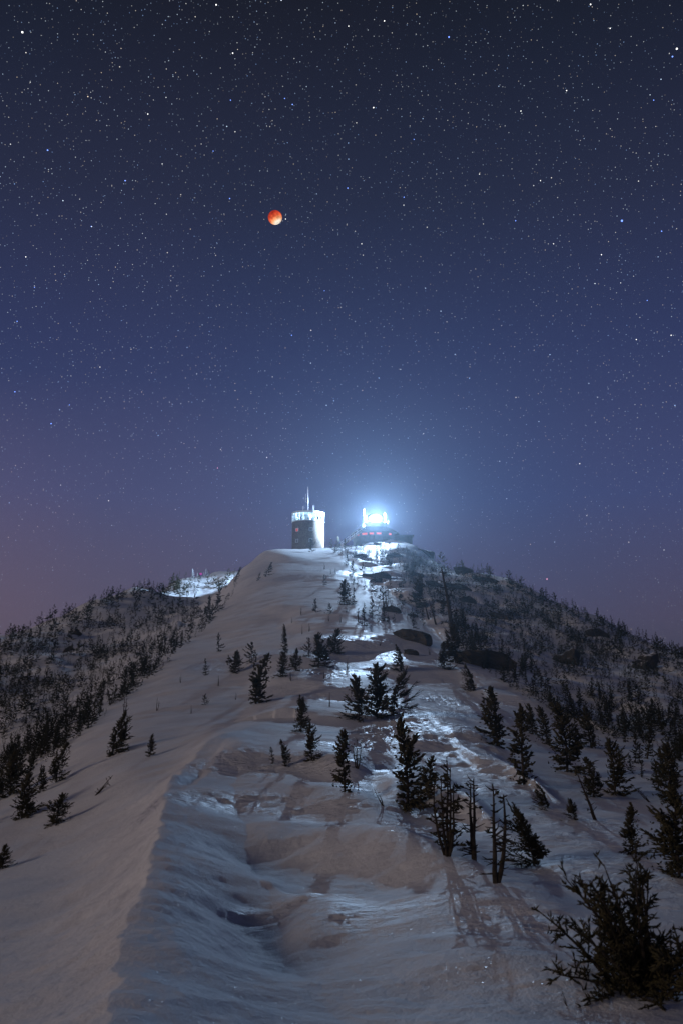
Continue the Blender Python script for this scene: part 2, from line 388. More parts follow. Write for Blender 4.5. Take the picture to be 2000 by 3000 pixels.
rt = np.maximum(-sd_l, 0); lf_ = np.maximum(sd_l, 0)
Z[near] += np.where(sd_l > 0, -amp * (1 - np.exp(-lf_ / 1.0)) * (1 - sstep(5, 16, lf_) * 0.6),
                    -1.0 * amp * sstep(0, 1, rt / 1.6) ** 0.8 * np.exp(-np.maximum(rt - 1.5, 0) / 2.4))
# drifts: crest polyline (px), height, lee width towards the camera, back length
DUNES = [   # crest, height, lee width, back length, taper at the left and right end (share of its length)
 ([(455,2368),(600,2362),(700,2370),(850,2388),(1000,2415),(1150,2450),(1300,2495)], .60, 2.2, 4.5, .03, .25),
 ([(395,2500),(520,2484),(620,2476),(720,2486),(800,2508),(900,2545)], .62, 1.8, 2.2, .03, .42),
 ([(860,2605),(960,2590),(1150,2592),(1400,2600),(1650,2625)], .20, 1.2, 2.0, .16, .16),
 ([(340,2790),(560,2770),(800,2772),(1050,2740),(1350,2745),(1700,2770)], .20, 1.1, 1.6, .05, .2),
 ([(330,2900),(600,2880),(900,2860),(1200,2880),(1500,2905),(1700,2920)], .16, .9, 1.2, .05, .2),
 ([(530,2300),(700,2290),(860,2300),(1000,2325),(1120,2345)], .50, 2.1, 4.5, .04, .2),
 ([(585,2222),(760,2215),(900,2232),(1060,2265)], .55, 1.9, 4.5, .05, .2),
 ([(600,2168),(720,2132),(860,2095),(1000,2112),(1110,2098),(1220,2070)], .45, 2.6, 7.0, .06, .2),
 ([(1130,2330),(1220,2312),(1320,2345),(1440,2395)], .48, 1.9, 4.0, .16, .16),
 ([(1130,1958),(1280,1968),(1400,1992),(1560,2050),(1720,2095)], .75, 4.0, 10.0, .16, .16),
 ([(1400,2030),(1560,2075),(1700,2110),(1800,2150)], .5, 3.0, 8.0, .16, .16),
 ([(1200,2175),(1330,2165),(1430,2180)], .4, 2.0, 5.0, .16, .16),
 ([(1380,2240),(1480,2262),(1590,2320)], .4, 1.9, 4.0, .16, .16),
 ([(880,1905),(1020,1900),(1160,1880),(1260,1885)], .75, 5.0, 12.0, .16, .16),
 ([(760,2010),(900,2018),(1020,2030),(1120,2035)], .5, 3.0, 9.0, .16, .16),
 ([(700,1955),(820,1945),(960,1950)], .5, 3.5, 9.0, .16, .16),
 ([(780,1700),(900,1693),(1010,1690)], 0.8, 9.0, 20.0, .16, .16),
 ([(790,1640),(880,1645),(960,1655),(1040,1662)], 0.9, 8.0, 18.0, .16, .16),
 ([(800,1780),(900,1790),(1000,1800),(1090,1800)], .8, 7.0, 16.0, .16, .16),
 ([(840,1835),(960,1850),(1080,1855)], .7, 6.0, 14.0, .16, .16),
]
for di, (pts, A, Wd, L, tl_, tr_) in enumerate(DUNES):
    hx, hy, _, _, _ = hit([p[0] for p in pts], [p[1] for p in pts], ZB)
    od = np.argsort(hx); hx = hx[od]; hy = hy[od]; x0, x1 = hx[0], hx[-1]; mgl = tl_ * (x1 - x0); mgr = tr_ * (x1 - x0)
    sel = (X > x0 - mgl) & (X < x1 + mgr) & (np.abs(GA) < 0.6) & (GR < 320) & (Y > hy.min() - Wd * 2 - 3) & (Y < hy.max() + L * 4)
    xs, ys = X[sel], Y[sel]; k = Wd
    gx = np.linspace(x0 - 2 * mgl - .5, x1 + 2 * mgr + .5, 240); gy = np.interp(gx, hx, hy); ker = np.hanning(43); ker /= ker.sum()
    gy = np.convolve(np.pad(gy, 21, mode='edge'), ker, mode='valid')
    yc = np.interp(xs, gx, gy) + 0.35 * k * vnoise(xs / k, xs * 0 + di, 31) + 0.04 * k * vnoise(xs * 3 / k, ys * 0 + di, 37)
    s = yc - ys; tp = sstep(x0 - mgl, x0 + mgl, xs) * (1 - sstep(x1 - mgr, x1 + mgr, xs))
    pr = np.where(s < 0, np.exp(np.minimum(s, 0) / L), 1 - sstep(0, 1, np.maximum(s, 0) / (Wd * 1.4)))
    tp = tp * (1 - sstep(-1.6, -0.1, SDL[sel]))
    Z[sel] += A * tp * pr * (0.8 + 0.3 * vnoise(xs / (2 * k), ys / (2 * k), 41 + di))
# undulation, sastrugi and rocky hummocks
front = (np.abs(GA) < 0.75)
hill = np.zeros(X.shape)
uu = CU + np.tan(np.clip(GA, -0.7, 0.7)) * FPX
gul_u = [-200, 0, 250, 500, 640, 700]; gul_r = [47, 45, 59, 95, 163, 210]
hill_l = sstep(0, 14, GR - np.interp(uu, gul_u, gul_r)) * (uu < 720)
rt_u = [1020, 1150, 1300, 1500, 1750, 2000, 2200]; rt_r = [185, 120, 78, 58, 48, 42, 40]
hill_r = sstep(0, 16, GR - np.interp(uu, rt_u, rt_r)) * (uu > 1000)
hill = np.maximum(hill_l, hill_r)
far = (GR < 345)
Z += far * hill * (1.0 * fbm(X / 7, Y / 7, 11, 4) + 0.9 * np.abs(fbm(X / 16, Y / 16, 13, 3)))
sas = fbm(X / 3.4 + 0.2 * Y, Y / 0.9, 21, 3)
Z += far * (1 - hill) * front * (0.07 * fbm(X / 2.5, Y / 1.6, 23, 3) * sstep(5, 20, GR) + 0.045 * np.maximum(sas, -0.1) * sstep(6, 25, GR) * (1 + GR / 70))
nr_ = np.abs(fbm(X / 1.5 + 0.25 * Y, Y / 0.42, 29, 3))
Z += front * (GR < 40) * (1 - sstep(13, 24, GR)) * (0.045 * (0.35 - np.minimum(nr_, 0.35)) * sstep(-.2, .35, fbm(X / 2.6, Y / 1.8, 33, 2)) + 0.05 * fbm(X / 1.1, Y / 0.8, 35, 3))
Z += far * (1 - hill) * 0.35 * fbm(X / 22, Y / 22, 27, 2) * sstep(30, 90, GR)
# small cornice lip where the upper ridge breaks to the left
# crust mask: icy, wind-scoured trail that catches the floodlight
crust = np.zeros(X.shape)
TRAIL = [([(1040,1880),(1090,1925),(1180,1945)], 5), ([(1000,1975),(1120,1975),(1280,1970),(1350,1990)], 3.2),
         ([(1330,2050),(1290,2090),(1260,2120),(1330,2150)], 2.8), ([(1330,2150),(1420,2230),(1500,2310),(1580,2400)], 1.7),
         ([(1420,2330),(1520,2400),(1640,2470),(1800,2560),(1960,2620)], 1.0), ([(640,2235),(760,2240),(860,2245)], 1.2),
         ([(960,2180),(1010,2205),(1040,2230)], 1.0), ([(1110,2140),(1120,2260),(1110,2320)], 0.8), ([(520,2335),(700,2345),(920,2385)], 0.8),
         ([(840,2650),(1000,2655),(1250,2680),(1560,2690)], 0.55), ([(640,1945),(760,1940),(900,1930)], 3.0),
         ([(800,1665),(900,1668),(980,1672)], 6), ([(800,1690),(900,1692),(960,1695)], 4), ([(1180,2330),(1340,2440)], 0.8),
         ([(880,2000),(960,2030),(1020,2045)], 2.0), ([(1480,2020),(1620,2075),(1700,2100)], 2.0)]
for pts, wd in TRAIL:
    tx, ty, _, _, _ = hit([p[0] for p in pts], [p[1] for p in pts], Z)
    dmin = np.full(Xn.shape, 1e9) if ty.max() < 88 else None
    XS, YS = (Xn, Yn) if dmin is not None else (X[far & front], Y[far & front])
    dmin = np.full(XS.shape, 1e9)
    for i in range(len(tx) - 1):
        ex, ey = tx[i + 1] - tx[i], ty[i + 1] - ty[i]; L2 = ex * ex + ey * ey + 1e-9
        t = np.clip(((XS - tx[i]) * ex + (YS - ty[i]) * ey) / L2, 0, 1)
        dmin = np.minimum(dmin, np.hypot(XS - tx[i] - t * ex, YS - ty[i] - t * ey))
    val = (1 - sstep(wd * 0.5, wd * 1.5, dmin + wd * 0.5 * fbm(XS / wd, YS / wd, 51, 3)))
    if ty.max() < 88: crust[near] = np.maximum(crust[near], val)
    else: crust[far & front] = np.maximum(crust[far & front], val)
crust *= (1 - hill)
crust *= np.interp(GR, [7, 10, 16], [0.45, 0.6, 1.0])
patch = sstep(-0.25, 0.2, fbm(X / 2.2 / (1 + GR / 60), Y / 1.1 / (1 + GR / 60), 57, 3))
crust *= 0.35 + 0.65 * patch
Z += far * crust * 0.05 * np.abs(fbm(X / 0.5, Y / 0.22, 61, 2)) * np.clip(GR / 18, 0.35, 1.6)

nrow, ncol = Z.shape
idx = np.arange(nrow * ncol).reshape(nrow, ncol)
A_, B_ = idx[:-1, :], idx[1:, :]
Q = np.stack([A_, np.roll(A_, -1, 1), np.roll(B_, -1, 1), B_], -1).reshape(-1, 4)[:, ::-1]
gm = mesh_np('snowy_ground', np.stack([X, Y, Z], -1).reshape(-1, 3), Q, True)
attr = gm.attributes.new('crust', 'FLOAT', 'POINT'); attr.data.foreach_set('value', crust.astype(np.float32).ravel())
snow_ground = link('snowy_ground', gm, M_snow); tag(snow_ground, 'snow covered mountain ridge and its flanks', 'snow', kind='structure')

# ------------------------------------------------------------------ tower
TD = 232.0
tp = at(902, 1606, TD); TZ = tp.z - 0.4
tower = empty('observatory_tower', (tp.x, tp.y, TZ))
tag(tower, 'round stone observatory tower with glazed top storey and roof antennas', 'tower')
rnd = random.Random(4)
TR = 4.2
m = MB(); ch = 0.30; nb = 50
for k in range(24):
    z0 = k * ch; a_off = (k % 2) * 0.5 + rnd.uniform(-.12, .12)
    for j in range(nb):
        a0 = (j + a_off) / nb * 2 * math.pi; a1 = a0 + 2 * math.pi / nb
        g = 0.006; ro = TR + rnd.uniform(-.015, .055); ri = TR - 0.12
        zb, zt = z0 + 0.012, z0 + ch - 0.012
        P = [(r * math.cos(a), r * math.sin(a), z) for r in (ri, ro) for z in (zb, zt) for a in (a0 + g, a1 - g)]
        m.add(P, [(4, 5, 7, 6), (0, 4, 6, 2), (1, 3, 7, 5), (2, 6, 7, 3), (0, 1, 5, 4)])
m.build('stone_wall', M_stone, tower)
MB().lathe([(TR - 0.10, -1.5), (TR - 0.10, 7.15)], 48).build('wall_core', M_stone, tower)
BZ0, BZ1 = 7.2, 9.35
MB().lathe([(TR - .3, BZ0 - .05), (TR + .10, BZ0 - .05), (TR + .10, BZ0 + .12), (TR - .3, BZ0 + .12), (TR - .3, BZ0 - .05)], 48).build('band_sill', M_frame, tower)
NP = 24
for j in range(NP):
    a = 2 * math.pi * (j + 0.5) / NP; w = 2 * TR * math.tan(math.pi / NP) * 0.94
    MB().box((TR * math.cos(a), TR * math.sin(a), (BZ0 + BZ1) / 2 + .05), (0.03, w, BZ1 - BZ0 - .16), a).build('window_pane', M_glass, tower)
    a = 2 * math.pi * j / NP
    MB().box(((TR + .05) * math.cos(a), (TR + .05) * math.sin(a), (BZ0 + BZ1) / 2 + .05), (0.16, 0.10, BZ1 - BZ0 - .15), a).build('mullion', M_frame, tower)
MB().lathe([(0.0, BZ1 - .02), (TR + .10, BZ1 - .02), (TR + .14, BZ1 + .05), (TR + .15, BZ1 + .38), (TR + .1, BZ1 + .42), (TR, BZ1 + .30), (0, BZ1 + .34)], 64).build('roof', M_white, tower)
MB().lathe([(0, 7.18), (TR - .12, 7.18)], 40).build('room_floor', M_inner, tower)
MB().lathe([(0.9, 7.2), (0.9, BZ1 - .04)], 16).build('room_column', M_inner, tower)
kit = rnd
for (kx, ky, kw, kd, kh) in ((-1.6, -1.8, .9, .5, 1.3), (-2.6, .3, .6, .7, 1.0), (1.4, -2.3, 1.0, .5, .9), (.2, -2.6, .5, .4, 1.5), (-1.2, 2.1, 1.2, .5, 1.6), (2.0, 1.8, .9, .6, 1.2), (-3.0, -1.5, .35, .4, 1.1), (2.6, -1.0, .4, .8, 1.4)):
    mb = MB().box((kx, ky, 7.2 + kh / 2), (kw, kd, kh), rnd.uniform(0, 1)); mb.box((kx, ky, 7.2 + kh + .15), (kw * .5, kd * .4, .3), rnd.uniform(0, 1)); mb.build('instrument_rack', M_kit, tower)
def sq_window(az, z, mat, label=None):
    """az measured from the direction to the camera, positive to the right"""
    a = -math.pi / 2 + az; c, s_ = math.cos(a), math.sin(a); r0 = TR + 0.05; w = .78
    win = empty('window', (0, 0, 0)); win.parent = tower
    fr = MB()
    def bb(dt, dz, sw, sh, r, dp): fr.box(((r) * c - dt * s_, (r) * s_ + dt * c, z + dz), (dp, sw, sh), a)
    bb(-w / 2, 0, .09, w + .18, r0, .20); bb(w / 2, 0, .09, w + .18, r0, .20); bb(0, w / 2 + .045, w - .09, .09, r0, .20); bb(0, -w / 2 - .045, w - .09, .09, r0, .20); bb(0, 0, .05, w - .06, r0 - .02, .08)
    fr.build('frame', M_frame, win)
    MB().box(((TR + .03) * c, (TR + .03) * s_, z), (.03, w - .1, w - .1), a).build('pane', mat, win)
    MB().box(((TR + .10) * c, (TR + .10) * s_, z - w / 2 - .13), (.26, w + .3, .07), a).build('sill', M_stone, win)
    if label: win['label'] = label
sq_window(R(-40), 4.75, M_red, 'small square window glowing red')
sq_window(R(-40), 1.85, M_glassd); sq_window(R(12), 4.75, M_glassd); sq_window(R(12), 1.85, M_glassd)
def antenna(x, y, h, r=.045, thick=None, fork=False, whip=False):
    z0 = BZ1 + .30; mb = MB().tube([(x, y, z0), (x, y, z0 + h)], [r, r * .6], 6)
    mb.tube([(x, y, z0), (x, y, z0 + .35)], [r * 3, r * 1.3], 8)
    if thick: mb.tube([(x, y, z0 + thick[0]), (x, y, z0 + thick[1])], thick[2], 8)
    if whip:
        mb.tube([(x, y, z0 + 2.9), (x - .35, y, z0 + 2.95), (x - .62, y, z0 + 3.3), (x - .62, y, z0 + 5.4)], [.05, .05, .045, .02], 6)
        mb.tube([(x, y, z0 + 4.0), (x - .62, y, z0 + 4.0)], .035, 5)
        for q in (1.2, 1.6, 2.2): mb.box((x + .06, y, z0 + q), (.25, .2, .16))
    if fork: mb.tube([(x, y, z0 + .2), (x + .28, y + .1, z0 + .35), (x + .2, y + .1, z0 + h * .85)], .035, 5)
    return mb.build('antenna', M_metal, tower)
antenna(-.05, -.3, 7.3, .065, (2.6, 4.3, .115), whip=True)
antenna(-1.3, -.6, 2.0, .06, (.2, .6, .14)); antenna(1.35, -.4, 2.35, .055, fork=True)
MB().box((-.75, -1.2, BZ1 + .52), (1.7, .9, .42)).build('roof_hatch', M_roof, tower)

# ------------------------------------------------------------------ summit roundhouse, deck, glare hut, stairs, floodlight
RD = 235.0
rp = at(1098, 1548, RD); RZ = rp.z                       # deck level
ms = RD / FPX                                            # metres per photograph pixel at that depth
house = empty('summit_roundhouse', (rp.x, rp.y, RZ - 3.4)); H0 = 3.4
tag(house, 'low round building with dark conical roof and red lit windows on the summit', 'building')
MB().lathe([(5.9, -1.6), (5.9, H0 - 1.55)], 60).build('wall', M_rockd, house)
mb = MB()
prof = [(3.35, H0), (3.9, H0 - .22), (4.6, H0 - .50), (5.4, H0 - .92), (6.1, H0 - 1.38), (6.5, H0 - 1.62), (6.5, H0 - 1.76), (5.8, H0 - 1.62)]
mb.lathe(prof, 60); mb.build('roof', M_roof, house)
for k in range(9):                                       # proud roofing courses
    t = (k + .5) / 9; r0 = 3.4 + (6.35 - 3.4) * t; z0 = float(np.interp(r0, [p[0] for p in prof[:6]], [p[1] for p in prof[:6]]))
    MB().lathe([(r0, z0 + .005), (r0 + .04, z0 + .06), (r0 + .10, z0 + .02), (r0 + .12, z0 - .08)], 60).build('roof_course', M_roof, house)
for (ua, ub) in ((1040, 1050), (1058, 1073), (1079, 1091), (1099, 1113), (1135, 1143)):
    x = ((ua + ub) / 2 - 1098) * ms; a = -math.pi / 2 + math.asin(max(-.98, min(.98, x / 5.95))); w = (ub - ua) * ms / max(.35, math.cos(a + math.pi / 2))
    wn_ = empty('window', (5.93 * math.cos(a), 5.93 * math.sin(a), H0 - 2.35)); wn_.parent = house; wn_.rotation_euler = (0, 0, a)
    MB().box((0, 0, 0), (.08, w, .50)).build('pane', M_red2, wn_)
    MB().box((.03, 0, .30), (.14, w + .2, .10)).box((.03, 0, -.30), (.14, w + .2, .10)).box((.03, -w / 2 - .05, 0), (.14, .1, .5)).box((.03, w / 2 + .05, 0), (.14, .1, .5)).build('frame', M_dark, wn_)
annex = empty('stone_annex', at(1180, 1587, 233)); tag(annex, 'flat slab roofed stone wing jutting right of the round building', 'building')
MB().box((0, 0, .2), (4.6, 4, 2.0)).build('wall', M_rockd, annex); MB().box((.1, 0, 1.33), (5.2, 4.6, .26)).build('roof', M_roof, annex)
MB().box((2.32, -1.0, .3), (.06, .7, .7)).build('window', M_glassd, annex)

deck = empty('lookout_deck', (rp.x, rp.y, RZ)); tag(deck, 'white railed lookout deck crowning the conical roof', 'deck')
MB().lathe([(0, .16), (3.3, .16), (3.3, .04), (0, .04)], 40).build('platform', M_wood, deck)
for (px, top) in ((1066, 1489), (1072, 1512), (1127, 1502), (1131.5, 1506)):
    x = (px - 1098) * ms; y = -math.sqrt(max(.04, 3.1 ** 2 - x * x)) * .3; h = (1545 - top) * ms
    MB().box((x, y, .16 + h / 2), (.26 if top < 1495 else .18, .26, h)).build('post', M_white, deck)
mb = MB()
for k in range(14):
    a = math.pi * (k + .5) / 14
    mb.box((3.1 * math.cos(a), 3.1 * math.sin(a), .66), (.08, .08, 1.0))
for zr in (.6, 1.15):
    mb.tube([(3.1 * math.cos(a), 3.1 * math.sin(a), zr) for a in np.linspace(-.2, math.pi + .2, 20)], .05, 5)
mb.build('railing', M_white, deck)
MB().lathe([(3.12, .17), (3.28, .17), (3.28, 1.32), (3.12, 1.32), (3.12, .17)], 24, R(218), R(345)).build('parapet', M_white, deck)
MB().box((3.05, -.4, .85), (.08, .08, 2.4), 0, Matrix.Rotation(R(24), 3, 'Y')).build('brace', M_white, deck)

hut = empty('glare_hut', (rp.x + .15, rp.y + 1.9, RZ + .17)); tag(hut, 'small hut added behind the summit floodlight to glare white', 'hut')  # added hut, rounded so its blown-out wall forms the lamp's glare
MB().lathe([(1.95, 0), (1.95, 2.75)], 32).build('wall', M_rockd, hut)
MB().lathe([(2.1, 2.70), (2.05, 2.95), (1.75, 3.45), (1.2, 3.85), (.5, 4.05), (0, 4.08)], 32).build('roof', M_frame, hut)
dr = MB().box((.5, -1.90, 1.0), (.85, .06, 1.96)).build('door', M_kit, hut); MB().box((.8, -1.96, 1.0), (.05, .06, .2)).build('handle', M_dark, dr)
wv = MB().box((-.7, -1.86, 1.7), (.9, .05, .8)).build('window', M_glassd, hut)
MB().box((-.7, -1.90, 2.13), (1.0, .05, .06)).box((-.7, -1.90, 1.27), (1.0, .05, .06)).box((-1.19, -1.90, 1.7), (.06, .05, .82)).box((-.21, -1.90, 1.7), (.06, .05, .82)).build('frame', M_kit, wv)

fl = empty('floodlight', (rp.x + .1, rp.y - 1.0, RZ + .17)); tag(fl, 'blazing white floodlight cluster on a short mast before the added hut', 'floodlight')
MB().tube([(0, 0, 0), (0, 0, 2.3)], .06, 8).build('mast', M_dark, fl)
M_lamp = emit_mat('floodlight_lens', (0.80, 0.90, 1.0, 1), 400)
for az in (-150, -90, -30, 180, 0):
    a = R(az); c, s_ = math.cos(a), math.sin(a)
    hd = MB().box((.22 * c, .22 * s_, 2.55), (.18, .42, .34), a).build('lamp_head', M_dark, fl)
    MB().box((.318 * c, .318 * s_, 2.55), (.012, .38, .30), a).build('lens', M_lamp, hd)
M_lamp.cycles.emission_sampling = 'NONE'
ld = bpy.data.lights.new('floodlight_glow', 'POINT'); ld.energy = FLOOD_W; ld.color = (0.48, 0.70, 1.0); ld.shadow_soft_size = .7
lo = bpy.data.objects.new('floodlight_lamp', ld); COL.objects.link(lo); lo.parent = fl; lo.location = (0, -.2, 2.05)
for (tx_, ty_, tz_, half, pw) in ((-46, 8, -4, 36, 500000.0),):   # head aimed past the tower to the spur
    sd2 = bpy.data.lights.new('floodlight_beam', 'SPOT'); sd2.energy = pw; sd2.color = ld.color; sd2.spot_size = R(2 * half); sd2.spot_blend = .45; sd2.shadow_soft_size = .6
    so = bpy.data.objects.new('floodlight_head_lamp', sd2); COL.objects.link(so); so.parent = fl; so.location = (-.3, -.2, 2.2)
    so.rotation_euler = Vector((tx_, ty_, tz_)).to_track_quat('-Z', 'Y').to_euler()

stairs = empty('outdoor_stairway', (0, 0, 0)); tag(stairs, 'pale wooden stairway with handrails climbing to the lookout deck', 'stairway')
s0 = at(1001, 1600, 230); s1 = at(1066, 1551, 231.5)
dv = s1 - s0; hd_ = Vector((dv.x, dv.y, 0)).normalized(); sd = Vector((-hd_.y, hd_.x, 0)); ns = 22
sl = math.atan2(dv.z, math.hypot(dv.x, dv.y)); rz_ = math.atan2(dv.y, dv.x)
Rm = Matrix.Rotation(rz_, 3, 'Z') @ Matrix.Rotation(-sl, 3, 'Y')
for sg in (-.65, .65):
    MB().box((s0 + s1) / 2 + sd * sg, (dv.length, .10, .34), 0, Rm).build('stringer', M_wood, stairs)
    for k in range(7):
        p = s0 + dv * (k / 6); MB().box(p + sd * sg * 1.1 + Vector((0, 0, .62)), (.13, .13, 1.35), rz_).build('post', M_white, stairs)
    for hz in (.62, 1.22):
        MB().box((s0 + s1) / 2 + sd * sg * 1.1 + Vector((0, 0, hz)), (dv.length, .06, .11), 0, Rm).build('handrail', M_white, stairs)
tm = None
for k in range(ns):
    p = s0 + dv * ((k + .5) / ns) + Vector((0, 0, .12))
    if tm is None: tm = mesh_np('tread', (q := MB().box((0, 0, 0), (.36, 1.2, .06))).v, q.f); tm.materials.append(M_wood)
    link('tread', tm, None, stairs, p, (0, 0, rz_))

# ------------------------------------------------------------------ boulders
def rock_mesh(seed, wedge=0.0, sub=3):
    r = random.Random(seed); bm = bmesh.new(); bmesh.ops.create_icosphere(bm, subdivisions=sub, radius=1)
    planes = [(Vector((r.gauss(0, 1), r.gauss(0, 1), r.gauss(0, .8))).normalized(), r.uniform(.42, .78)) for _ in range(11)]
    for v in bm.verts:
        p = v.co.copy()
        for n, d in planes:
            e = p.dot(n) - d
            if e > 0: p -= n * e * .92
        q = p * 2.3 + Vector((seed * 3.1, 0, 0))
        p += v.co * .15 * float(vnoise(q.x + q.z, q.y - q.z * .7, seed)) + v.co * .08 * float(vnoise(q.x * 3 + q.z * 2, q.y * 3, seed + 5))
        if p.z > 0: p.z *= 1 - wedge * (.5 - .5 * p.x)
        v.co = Vector((p.x, p.y, p.z))
    me = bpy.data.meshes.new('rock_mass'); bm.to_mesh(me); bm.free()
    me.polygons.foreach_set('use_smooth', np.zeros(len(me.polygons), bool)); return me
ROCKS = [rock_mesh(s, [.6, .3, .5, .1, .55, .3, .4][s - 1]) for s in range(1, 8)]
BOULD = [  # u, v(base centre), width px, height px, mesh, tilt deg, label
 (1214,1882,112,60,0,14,'large brown wedge shaped boulder beside the ridge trail, small spruce behind its crest'),
 (1207,1918,62,28,4,14,'small dark wedge rock just below the large brown boulder'),
 (1432,1958,165,72,2,16,'biggest dark boulder on the right shoulder, with a snow capped top'),
 (1140,1793,58,24,3,14,'rounded dark rock above the brown wedge boulder on the open snow'),
 (1210,1806,44,14,4,10,'thin flat rock sliver right of the rounded dark rock'),
 (1108,1694,128,30,5,12,'long dark ledge of rock below the summit building'),
 (1102,1706,50,20,6,10,'short dark rock just under the long ledge'),
 (1222,1690,44,22,0,14,'dark block right of the long summit ledge'),
 (1272,1718,60,20,1,16,'flat dark rock among shrubs midway down the right slope'),
 (1345,1728,78,24,2,18,'broad dark slab high on the right slope'),
 (1365,1765,52,24,3,20,'angular dark rock below the broad slab on the right slope'),
 (1302,1768,64,16,4,14,'low flat rock beside leaning bare trunks on the right slope'),
 (1668,1948,98,62,5,14,'large rounded boulder low on the right slope between dense spruces'),
 (1895,1960,92,62,6,18,'dark outcrop near the right edge of the slope'),
 (1470,1815,72,28,0,20,'long dark rock lying in open snow of the right slope'),
 (1360,1680,66,26,1,12,'square dark outcrop under the skyline spruces'),
 (1432,1708,80,24,2,18,'dark rock band along the right skyline'),
 (1745,1865,70,30,3,22,'grey slab half buried in the middle of the right slope'),
 (1640,1830,60,20,4,22,'low grey rock in the upper middle of the right slope'),
 (219,1858,44,16,5,-18,'dark flat rock on the left hillside below its skyline'),
 (196,1910,40,18,6,-18,'flat rock with a snow cap lower on the left hillside'),
 (700,1664,40,10,1,-16,'dark rock on the left skyline just where the snow crest hides it'),
 (1060,1632,34,14,2,6,'small rock left of the snow patch beneath the summit building'),
 (1150,1634,48,20,3,8,'dark rock heap beneath the summit building'),
]
gxs, gys, gzs, grs, oks = hit([b[0] for b in BOULD], [b[1] for b in BOULD], Z)
for b, x, y, z, r in zip(BOULD, gxs, gys, gzs, grs):
    u, v, w, h, mi, tilt, lab = b; k = r / FPX
    o = link('boulder', ROCKS[mi].copy(), M_rocks if u > 1600 else M_rock if v > 1780 else M_rockd, None, (x, y + w * k * .25, z + h * k * .16), (R(8), R(tilt), R(mi * 40 % 50 - 25)), (w * k * .62, w * k * .40, h * k * .80))
    tag(o, lab, 'boulder', 'boulders on the mountain')
oc = link('rock_outcrop', rock_mesh(21, sub=4), M_rocks, None, at(1222, 1612, 224) + Vector((0, 3, -1.5)), (0, R(10), R(20)), (4.6, 4.5, 3.6))
tag(oc, 'rounded rock shoulder at the right end of the summit', 'rock outcrop')
mo = link('summit_rock', rock_mesh(23, sub=5), M_rocks, None, at(1112, 1604, 217) + Vector((0, 3, -.6)), (R(-4), R(4), R(6)), (9.8, 5.5, 2.5))
tag(mo, 'broad dark rock base beneath the round summit building', 'rock outcrop')

# ------------------------------------------------------------------ trees
def spindles(segs):
    """segs: list of (p0, p1, radius) -> needle clad twigs, 3 sided"""
    P0 = np.array([s[0] for s in segs], float); P1 = np.array([s[1] for s in segs], float); rr = np.array([s[2] for s in segs], float)
    D = P1 - P0; L = np.linalg.norm(D, axis=1, keepdims=True) + 1e-9; T = D / L
    ref = np.where(np.abs(T[:, 2:3]) < .9, np.array([[0, 0, 1.]]), np.array([[1., 0, 0]]))
    A = np.cross(T, ref); A /= np.linalg.norm(A, axis=1, keepdims=True); B = np.cross(T, A)
    vs = [P0]
    for k in range(3):
        th = 2 * math.pi * k / 3 + .5
        vs.append(P0 + D * .38 + (A * math.cos(th) + B * math.sin(th)) * rr[:, None])
    vs.append(P1); V = np.stack(vs, 1)
    F = np.array([(0, 2, 1), (0, 3, 2), (0, 1, 3), (4, 1, 2), (4, 2, 3), (4, 3, 1)])
    n = len(segs); return V.reshape(-1, 3), (F[None] + 5 * np.arange(n)[:, None, None]).reshape(-1, 3)
def trunk_path(r, lean, bend=.04, n=7):
    pts = []; a = r.uniform(0, 6.28)
    for i in range(n):
        t = i / (n - 1); pts.append(Vector((lean * t * t + bend * math.sin(t * 4 + a) * t, bend * .6 * math.cos(t * 5 + a) * t, t)))
    return pts
def on_path(pts, t):
    f = t * (len(pts) - 1); i = min(int(f), len(pts) - 2); return pts[i].lerp(pts[i + 1], f - i)
